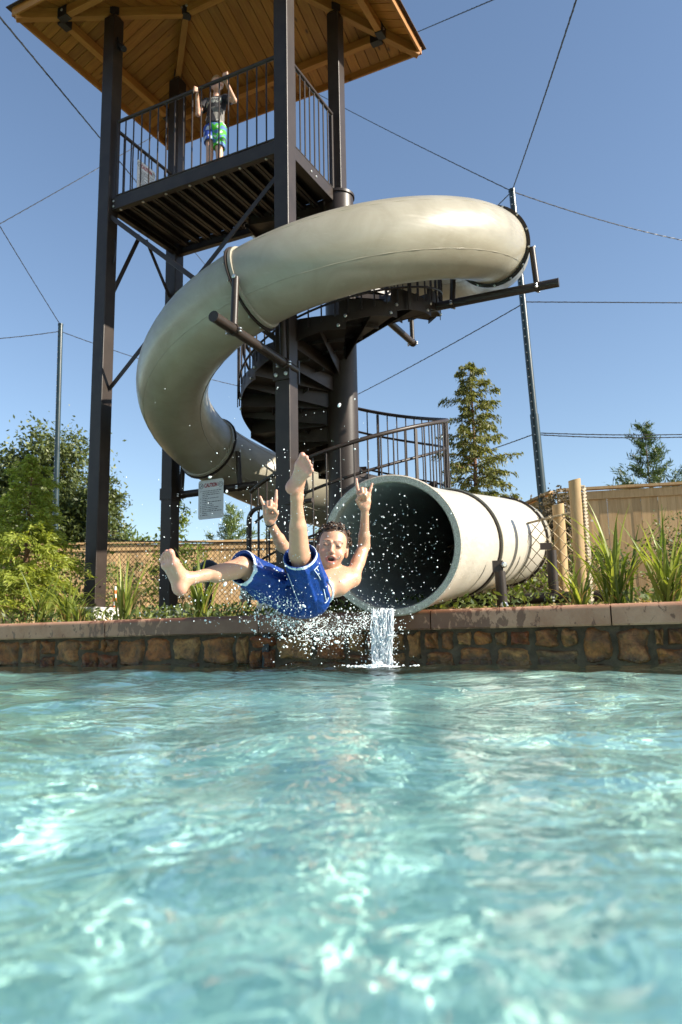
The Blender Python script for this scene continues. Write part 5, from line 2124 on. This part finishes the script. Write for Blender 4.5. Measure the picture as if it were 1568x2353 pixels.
# hairline: off the face
cutf(lambda x, y, z: np.minimum(y - (.052 - .5 * np.abs(x)), .062 + .12 * np.sin(x * 60) * .05 - z + (y - .02) * .25) * .7)
cutf(lambda x, y, z: (-.035 - .9 * np.maximum(0, -y) * .6) - z)
rgh = np.random.default_rng(8)
for i in range(360):
    d = rgh.normal(size=3)
    d /= np.linalg.norm(d)
    if d[2] < -.15 or (d[1] > .25 and d[2] < .62 - .1 * abs(d[0])) or (d[1] > .75):
        continue
    c = V(0, -.018, .030) + d * V(.073, .083, .080)
    t = np.cross(d, rgh.normal(size=3)); t /= np.linalg.norm(t)
    s2 = np.cross(d, t)
    r = rgh.uniform(.006, .011)
    pts = []
    for q in np.linspace(0, rgh.uniform(3, 6), 7):
        pts.append(c + (t * math.cos(q) + s2 * math.sin(q)) * r + d * (.003 + .0025 * q))
    for a, b in zip(pts[:-1], pts[1:]):
        S.cap(hd(*a), hd(*b), .0030, .0026, .002)
v, f = S.mesh()
add_np('hair', v, f, MT['hair'], boy, True)

# ---- the child on the platform
zf = ZT + .0
K = dict(pelvis=V(-1.462, 8.56, zf + .69), hipL=V(-1.53, 8.58, zf + .66), hipR=V(-1.395, 8.55, zf + .66),
         kneeL=V(-1.515, 8.52, zf + .37), kneeR=V(-1.40, 8.50, zf + .37), ankL=V(-1.535, 8.56, zf + .07), ankR=V(-1.395, 8.54, zf + .07),
         chest=V(-1.452, 8.57, zf + .98), shL=V(-1.577, 8.60, zf + 1.065), shR=V(-1.328, 8.54, zf + 1.065), neck=V(-1.452, 8.57, zf + 1.12), head=V(-1.437, 8.53, zf + 1.255),
         elbL=V(-1.660, 8.50, zf + .83), elbR=V(-1.205, 8.44, zf + .96), wriL=V(-1.655, 8.40, zf + 1.005), wriR=V(-1.285, 8.265, zf + 1.085))
S = SDF((-1.80, 8.12, zf - .02), (-1.10, 8.80, zf + 1.45), .006)
cf = unit(V(-.25, -1, 0)); cx_ = unit(V(1, -.25, 0))
CM = np.stack([cx_, cf, UZ])
S.cap(K['chest'], K['pelvis'], .085, .085, .03)
S.ell(K['chest'], (.115, .07, .12), CM, .02)
S.cap(K['chest'] + UZ * .05, K['neck'] + UZ * .03, .045, .038, .02)
def ch(x, y, z):
    return K['head'] + cx_ * x + cf * y + UZ * z
S.ell(ch(0, -.012, .024), (.068, .082, .075), CM, .012)
S.ell(ch(0, .014, -.022), (.056, .060, .072), CM, .02)
S.ell(ch(0, .032, -.068), (.040, .038, .030), CM, .02)
S.cap(ch(0, .075, .0), ch(0, .088, -.026), .007, .010, .01)
for sx in (-1, 1):
    S.ell(ch(sx * .071, -.006, -.014), (.009, .018, .027), CM, .006)
    S.ell(ch(sx * .029, .078, .002), (.014, .009, .009), CM, .008, True)
S.ell(ch(0, .076, -.058), (.017, .010, .005), CM, .004, True)
for sd in ('L', 'R'):
    S.cap(K['sh' + sd], K['elb' + sd], .036, .030, .015)
    S.cap(K['chest'] + UZ * .06, K['sh' + sd], .05, .036, .02)
    S.cap(K['elb' + sd], K['wri' + sd], .030, .021, .012)
    S.cap(K['hip' + sd], K['knee' + sd], .062, .046, .02)
    S.cap(K['knee' + sd], K['ank' + sd], .044, .028, .012)
    S.cap(K['knee' + sd] * .8 + K['ank' + sd] * .2 - cf * .012, K['knee' + sd] * .45 + K['ank' + sd] * .55 - cf * .01, .042, .034, .02)
for sd, tdir in (('L', unit(V(-.75, -.6, 0))), ('R', unit(V(-.1, -1, 0)))):
    hl = K['ank' + sd] - tdir * .04 - UZ * .062
    foot(S, K['ank' + sd], hl + UZ * .004, hl + tdir * .185 + UZ * .004, V(1, 0, 0) if sd == 'L' else V(-1, 0, 0))
# hands closed over the top rail and a baluster
def grip(w_, axis, out, s_=1.):
    axis = unit(axis)
    up_ = unit(out)
    n_ = np.cross(axis, up_)
    for i, t in enumerate((-.026, -.009, .009, .026)):
        k0 = w_ + up_ * .055 + axis * t
        S.cap(w_ + axis * t * .5, k0, .015, .012, .010)
        a = k0 + up_ * .018 + n_ * .012
        b = a + up_ * .006 + n_ * .028
        c = b - up_ * .028 + n_ * .010
        S.cap(k0, a, .0105, .0100, .004)
        S.cap(a, b, .0100, .0092, .003)
        S.cap(b, c, .0092, .0080, .003)
    th0 = w_ + up_ * .02 - axis * .022
    S.cap(th0, th0 + up_ * .022 - axis * .014 + n_ * .022, .012, .010, .006)
    S.cap(th0 + up_ * .022 - axis * .014 + n_ * .022, th0 + up_ * .032 - axis * .002 + n_ * .042, .010, .008, .003)
grip(K['wriR'], -U, V(-.05, -.75, .35))
grip(K['wriL'], -UZ, V(.25, -.85, .35))
v, f = S.mesh()
v = relax(v, f, 1, .4)
col = np.tile(V(.58, .34, .235), (len(v), 1))
lo = (v - K['head']) @ CM.T
ishead = (np.abs(lo) < .13).all(1)
for sx in (-1, 1):
    blend(near((sx * .029, .075, .001), (.011, .015, .005)) * .8, (.10, .06, .04))
    for t in np.linspace(0, 1, 4):
        blend(near((sx * (.014 + .03 * t), .07, .018), (.007, .02, .004)) * .5, (.24, .14, .06))
blend(near((0, .074, -.058), (.019, .02, .006)), (.42, .12, .10))
kid = thing('person', 'child in black t-shirt and blue green shorts holding the platform railing', 'person', V(-1.46, 8.54, zf))
painted('body', v, f, col, MT['skin'], kid)
# t-shirt
S = SDF((-1.75, 8.25, zf + .58), (-1.12, 8.85, zf + 1.2), .006)
S.cap(K['chest'], K['pelvis'] + UZ * .02, .105, .112, .03)
S.ell(K['chest'] + UZ * .0, (.132, .092, .125), CM, .02)
for sd in ('L', 'R'):
    S.cap(K['chest'] + UZ * .06, K['sh' + sd], .06, .050, .02)
    e = K['sh' + sd] * .42 + K['elb' + sd] * .58
    S.cap(K['sh' + sd], e, .052, .060, .015)
    dn = unit(K['elb' + sd] - K['sh' + sd])
    cut(S, e, dn, .09)
for i in range(6):
    S.cap(K['pelvis'] + V(-.1 + .04 * i, -.10, .02), K['chest'] + V(-.06 + .025 * i, -.08, -.05), .006, .004, .02)
S.plane(K['pelvis'] + UZ * .0, -UZ)
S.ell(K['neck'] + UZ * .03, (.06, .06, .05), None, .004, True)
v, f = S.mesh()
v = relax(v, f, 1, .4)
col = np.tile(V(.013, .013, .018), (len(v), 1))
q = (v - K['chest']) @ CM.T
rgp = np.random.default_rng(2)
pr_ = (q[:, 1] > .02) & (np.abs(q[:, 0]) < .095)
pat = np.sin(q[:, 0] * 130 + 2.5 * np.sin(q[:, 2] * 90)) * np.sin(q[:, 2] * 190 + 3 * np.sin(q[:, 0] * 60))
arcb = np.abs(q[:, 2] - .055 + 2.2 * q[:, 0] ** 2) < .020
arcm = np.abs(q[:, 2] - .002) < .022
blend((pr_ & (arcb | arcm) & (pat > .05)) * .8, (.42, .44, .42))
blend((pr_ & (np.abs(q[:, 2] + .01 - q[:, 0] * 1.2 - .09) < .016) & (q[:, 0] < -.015)) * .8, (.45, .42, .30))
low = (q[:, 2] < -.08) & (q[:, 0] > -.02 - (q[:, 2] + .08) * .4)
blend(low * .75, (.20, .19, .175))
blend((low & (np.abs(q[:, 2] + .265) < .012) & (pat > .0)) * .9, (.5, .48, .44))
painted('t_shirt', v, f, col, MT['paint'], kid)
# shorts
S = SDF((-1.75, 8.3, zf + .22), (-1.15, 8.85, zf + .82), .006)
S.cap(K['pelvis'] + UZ * .03, K['pelvis'] - UZ * .02, .098, .105, .03)
for sd in ('L', 'R'):
    e = K['hip' + sd] * .12 + K['knee' + sd] * .88 + (V(0, 0, -.04) if sd == 'R' else V(0, 0, .05))
    S.cap(K['hip' + sd], e, .078, .074, .02)
    dn = unit(K['knee' + sd] - K['hip' + sd])
    cut(S, e, dn, .1)
    S.cap(e + dn * .03, e - dn * .05, .062, .05, .003, True)
S.plane(K['pelvis'] + UZ * .05, UZ)
v, f = S.mesh()
v = relax(v, f, 1, .4)
q = (v - K['pelvis']) @ CM.T
n1 = np.sin(q[:, 2] * 52 + 2 * np.sin(q[:, 0] * 33)) + .6 * np.sin(q[:, 0] * 70 + q[:, 2] * 30 + 1)
left = q[:, 0] < .0
col = np.where(left[:, None], V(.02, .06, .34)[None, :], V(.06, .42, .02)[None, :])
blend((n1 > .55) * left * .9, (.55, .60, .68))
blend((n1 > .35) * (~left) * .9, (.07, .13, .38))
blend((n1 < -1.05) * (~left) * .9, (.6, .66, .68))
painted('shorts', v, f, col, MT['paint'], kid)
# fair straight hair
S = SDF(K['head'] - V(.13, .13, .1), K['head'] + V(.13, .13, .14), .0045)
S.ell(ch(0, -.016, .028), (.074, .087, .078), CM, .006)
g = [(S.lo[i] + np.arange(S.n[i]) * S.h) for i in range(3)]
X, Y, Z = np.meshgrid(*g, indexing='ij')
p = (np.stack([X, Y, Z], -1) - K['head']) @ CM.T
S.F = np.maximum(S.F, (np.minimum(p[..., 1] - .045, .052 - p[..., 2] + .3 * p[..., 0]) * .7).astype(np.float32))
S.F = np.maximum(S.F, (-.03 - p[..., 2]).astype(np.float32))
for i in range(60):
    a = rgh.uniform(-2.6, 2.6) + math.pi / 2 * 0
    b0 = ch(.02 * math.sin(a), -.02 + .02 * math.cos(a), .106)
    b1 = ch(.077 * math.sin(a), -.016 + .086 * math.cos(a) * (1 if abs(a) > .8 else .95), .04 if abs(a) > .9 else .052)
    S.cap(b0, (b0 + b1) / 2 + UZ * .016 + (b1 - K['head']) * .08, .004, .0045, .003)
    S.cap((b0 + b1) / 2 + UZ * .016 + (b1 - K['head']) * .08, b1, .0045, .003, .003)
v, f = S.mesh()
MT['fair'] = simple('fair_hair', (.30, .17, .065), .45, 0, .4, 70, .3)
add_np('hair', v, f, MT['fair'], kid, True)

# ------------------------------------------------------------------ splash, stream and drops
def drop_mat():
    m, nt, b = nodes_of('splash_water')
    b.inputs['Base Color'].default_value = (.93, .97, 1, 1)
    b.inputs['Roughness'].default_value = .08
    b.inputs['IOR'].default_value = 1.33
    b.inputs['Transmission Weight'].default_value = .45
    return m
MT['drop'] = drop_mat()
def foam_mat():
    m, nt, b = nodes_of('white_water')
    b.inputs['Base Color'].default_value = (.86, .92, .92, 1)
    b.inputs['Roughness'].default_value = .25
    b.inputs['Transmission Weight'].default_value = .15
    return m
MT['foam'] = foam_mat()
ICO_V = []
_t = (1 + 5 ** .5) / 2
for a in (-1, 1):
    for b_ in (-_t, _t):
        ICO_V += [(a, b_, 0), (0, a, b_), (b_, 0, a)]
ICO_V = np.array(ICO_V) / math.hypot(1, _t)
# hull of the icosahedron: all triples of mutually nearest vertices
ICO_F = []
for i in range(7):
    for j in range(i + 1, 12):
        for k_ in range(j + 1, 12):
            d = [np.linalg.norm(ICO_V[p] - ICO_V[q]) for p, q in ((i, j), (j, k_), (i, k_))]
            if max(d) < 1.2:
                n_ = np.cross(ICO_V[j] - ICO_V[i], ICO_V[k_] - ICO_V[i])
                ICO_F.append((i, j, k_) if n_ @ ICO_V[i] > 0 else (i, k_, j))
ICO_F = np.array(ICO_F)
# one split for rounder drops
def split_ico():
    v = [tuple(p) for p in ICO_V]
    mid = {}
    f = []
    def m_(a, b):
        k = (min(a, b), max(a, b))
        if k not in mid:
            p = (np.array(v[a]) + np.array(v[b]))
            v.append(tuple(p / np.linalg.norm(p)))
            mid[k] = len(v) - 1
        return mid[k]
    for a, b, c in ICO_F:
        ab, bc, ca = m_(a, b), m_(b, c), m_(c, a)
        f += [(a, ab, ca), (b, bc, ab), (c, ca, bc), (ab, bc, ca)]
    return np.array(v), np.array(f)
SPV, SPF = split_ico()
def drops(name, label, P, r, mat, stretch=None, cat='droplets'):
    P = np.asarray(P); r = np.asarray(r)
    n = len(P)
    rg_ = np.random.default_rng(n)
    sc_ = np.ones((n, 1, 3))
    sc_[:, 0, :] = rg_.uniform(.75, 1.3, (n, 3))
    v = SPV[None] * sc_ * r[:, None, None]
    if stretch is not None:
        d = rg_.normal(size=(n, 3)) * .4 + np.asarray(stretch)
        d /= np.linalg.norm(d, axis=1)[:, None]
        amt = np.where(rg_.random(n) < .25, rg_.uniform(.3, 1.4, n), 0.)
        v = v + (v @ d[:, :, None]) * d[:, None, :] * amt[:, None, None]
    v = v + P[:, None, :]
    f = SPF[None] + (np.arange(n) * len(SPV))[:, None, None]
    o = add_np(name, v.reshape(-1, 3), f.reshape(-1, 3), MT[mat], None, True)
    o['kind'] = 'stuff'
    tag(o, label, cat)
    return o
rg = np.random.default_rng(31)
def rsz(n, m=.0026, s=.45, lim=.008):
    return np.minimum(m * np.exp(rg.normal(size=n) * s), lim)
# drops thrown out of the mouth
n = 340
t = rg.random(n) ** 1.3
a = rg.uniform(0, 2 * math.pi, n)
rr = .36 * np.sqrt(rg.random(n))
ex, et = path[-1], tang[-1]
p = ex + et * (t[:, None] * 1.0 - .35) + rr[:, None] * (np.cos(a)[:, None] * sideN[-1] * (1 + .2 * t[:, None]) + np.sin(a)[:, None] * upN[-1])
p[:, 2] -= .10 * t ** 2
p[:, 2] -= (rg.random(n) ** 2) * .1
rad_ok = np.linalg.norm(np.cross(p - ex, et), axis=1) < .365
keep = rad_ok | ((p - ex) @ et > .05)
drops('spray_drops', 'spray of water drops flying out of the dark slide mouth', p[keep], rsz(keep.sum(), .0018, .55), 'foam', (-.4, -.9, .1))
# scattered drops round the boy
n = 1100
p = np.stack([rg.normal(-.28, .32, n), rg.uniform(3.3, 4.5, n), .25 + np.abs(rg.normal(0, .42, n))], -1)
keep = (p[:, 2] < 1.55) & (p[:, 0] > -1.05) & (p[:, 0] < .6)
drops('air_drops', 'fine scattered water drops in the air round the leaping boy', p[keep], rsz(keep.sum(), .0016, .5), 'foam', (0, 0, 1))
# splash under the seat of the shorts
n = 1900
u_ = rg.random(n)
cx0 = np.stack([-.36 + .52 * u_, 3.86 + .75 * u_ ** 1.2, .315 - .10 * np.sin(np.pi * u_) + .02 * u_], -1)
p = cx0 + rg.normal(size=(n, 3)) * np.array([.085, .10, .05]) * (.5 + rg.random((n, 1)))
p[:, 2] -= np.abs(rg.normal(size=n)) * .03
n2 = 700
q = np.stack([rg.uniform(-.52, -.2, n2), rg.uniform(3.72, 3.95, n2), 0 * rg.random(n2)], -1)
q[:, 2] = .415 + (q[:, 0] + .5) * -.28 + rg.normal(size=n2) * .016
q += rg.normal(size=(n2, 3)) * .012
drops('splash_drops', 'dense white splash of drops under the blue swim shorts', np.vstack([p, q]), np.r_[rsz(n, .0015, .6), rsz(n2, .0014, .5)], 'foam', (.5, .6, -.3))
mb = MB()
for i in range(7):
    s0 = rg.uniform(-.40, .0)
    a_ = V(s0, 3.86 + .35 * (s0 + .4), .315 + rg.normal() * .015)
    b_ = V(s0 + rg.uniform(.05, .3), 4.1 + rg.uniform(0, .65), .32 + rg.normal() * .03)
    sag = rg.uniform(.04, .14)
    m_ = 9
    pts = [a_ + (b_ - a_) * t - UZ * sag * 4 * t * (1 - t) + rg.normal(size=3) * .014 for t in np.linspace(0, 1, m_)]
    w_ = rg.uniform(.0005, .0012)
    mb.tube(pts, [w_ * rg.uniform(.4, 1.5) for _ in range(m_)], 5)
o = add('splash_strands', mb, MT['foam'], None, True)
o['kind'] = 'stuff'
tag(o, 'thin arcing strands of water between the shorts and the slide lip', 'splash')
# stream falling from the lip
ctr = path[-1] + tang[-1] * .02
ctr = V(ctr[0], ctr[1], 0) - V(.055, 0, 0)
xd = unit(np.cross(UZ, tang[-1]))
zl = path[-1][2] - SE_ + .045
mb = MB()
for i in range(120):
    s0 = rg.uniform(-.075, .075)
    pts, rs_ = [], []
    ph, fq, am = rg.uniform(0, 6), rg.uniform(8, 26), rg.uniform(.003, .014)
    s1 = s0 * .72 + rg.normal() * .012
    z_a, z_b = zl - rg.random() ** 2 * .15, rg.uniform(-.01, .12) if rg.random() < .5 else 0
    rb = rg.uniform(.0012, .0042)
    for t in np.linspace(0, 1, 11):
        z = z_a + (z_b - z_a) * t
        fall = (zl - z) / zl
        pts.append(ctr + xd * (s0 + (s1 - s0) * fall + am * math.sin(fq * fall + ph)) + tang[-1] * V(1, 1, 0) * (.10 * math.sqrt(max(fall, 0)) + .01 * math.sin(fq * .7 * fall + 2 * ph)) + UZ * z)
        rs_.append(rb * rg.uniform(.5, 1.6))
    mb.tube(pts, rs_, 5)
o = add('falling_water', mb, MT['drop'], None, True)
o['kind'] = 'stuff'
tag(o, 'stream of water falling from the slide lip into the pool', 'stream')
n = 500
f_ = rg.random(n) ** .8
p = ctr + xd * (rg.normal(size=(n, 1)) * (.075 - .02 * f_[:, None])) + V(tang[-1][0], tang[-1][1], 0) * (.10 * np.sqrt(f_)[:, None] + rg.normal(size=(n, 1)) * .02) + UZ * (zl * (1 - f_))[:, None]
drops('stream_drops', 'broken drops in the stream falling from the slide lip', p, rsz(n, .0022, .5), 'foam', (0, 0, -1))
# foam where it lands
land = ctr + V(tang[-1][0], tang[-1][1], 0) * .12
n = 1700
rr = np.abs(rg.normal(size=n))
a = rg.uniform(0, 2 * math.pi, n)
p = land + np.stack([np.cos(a) * rr * .11 - .04 * rg.random(n), np.sin(a) * rr * .07 - .01, np.zeros(n)], -1)
back_ok = (p - V(0, 5.2478, 0)) @ WN > .01
p = p[back_ok]
rr = rr[back_ok]
p[:, 2] = water_height(p[:, 0], p[:, 1]) + .035 * np.exp(-rr * 1.6) * rg.random(len(p)) - .002
drops('foam_patch', 'white foam where the falling stream hits the pool', p, rsz(len(p), .0040, .5, .010), 'foam', None, 'foam')
# water beads on the boy's skin
n = len(bead_pts)
rb_ = np.minimum(.0011 * np.exp(rg.normal(size=n) * .5), .0028)
vv = (SPV[None] * rb_[:, None, None] + bead_pts[:, None, :]).reshape(-1, 3)
ff = (SPF[None] + (np.arange(n) * len(SPV))[:, None, None]).reshape(-1, 3)
o = add_np('water_beads', vv, ff, MT['drop'], body, True)
o['kind'] = 'stuff'
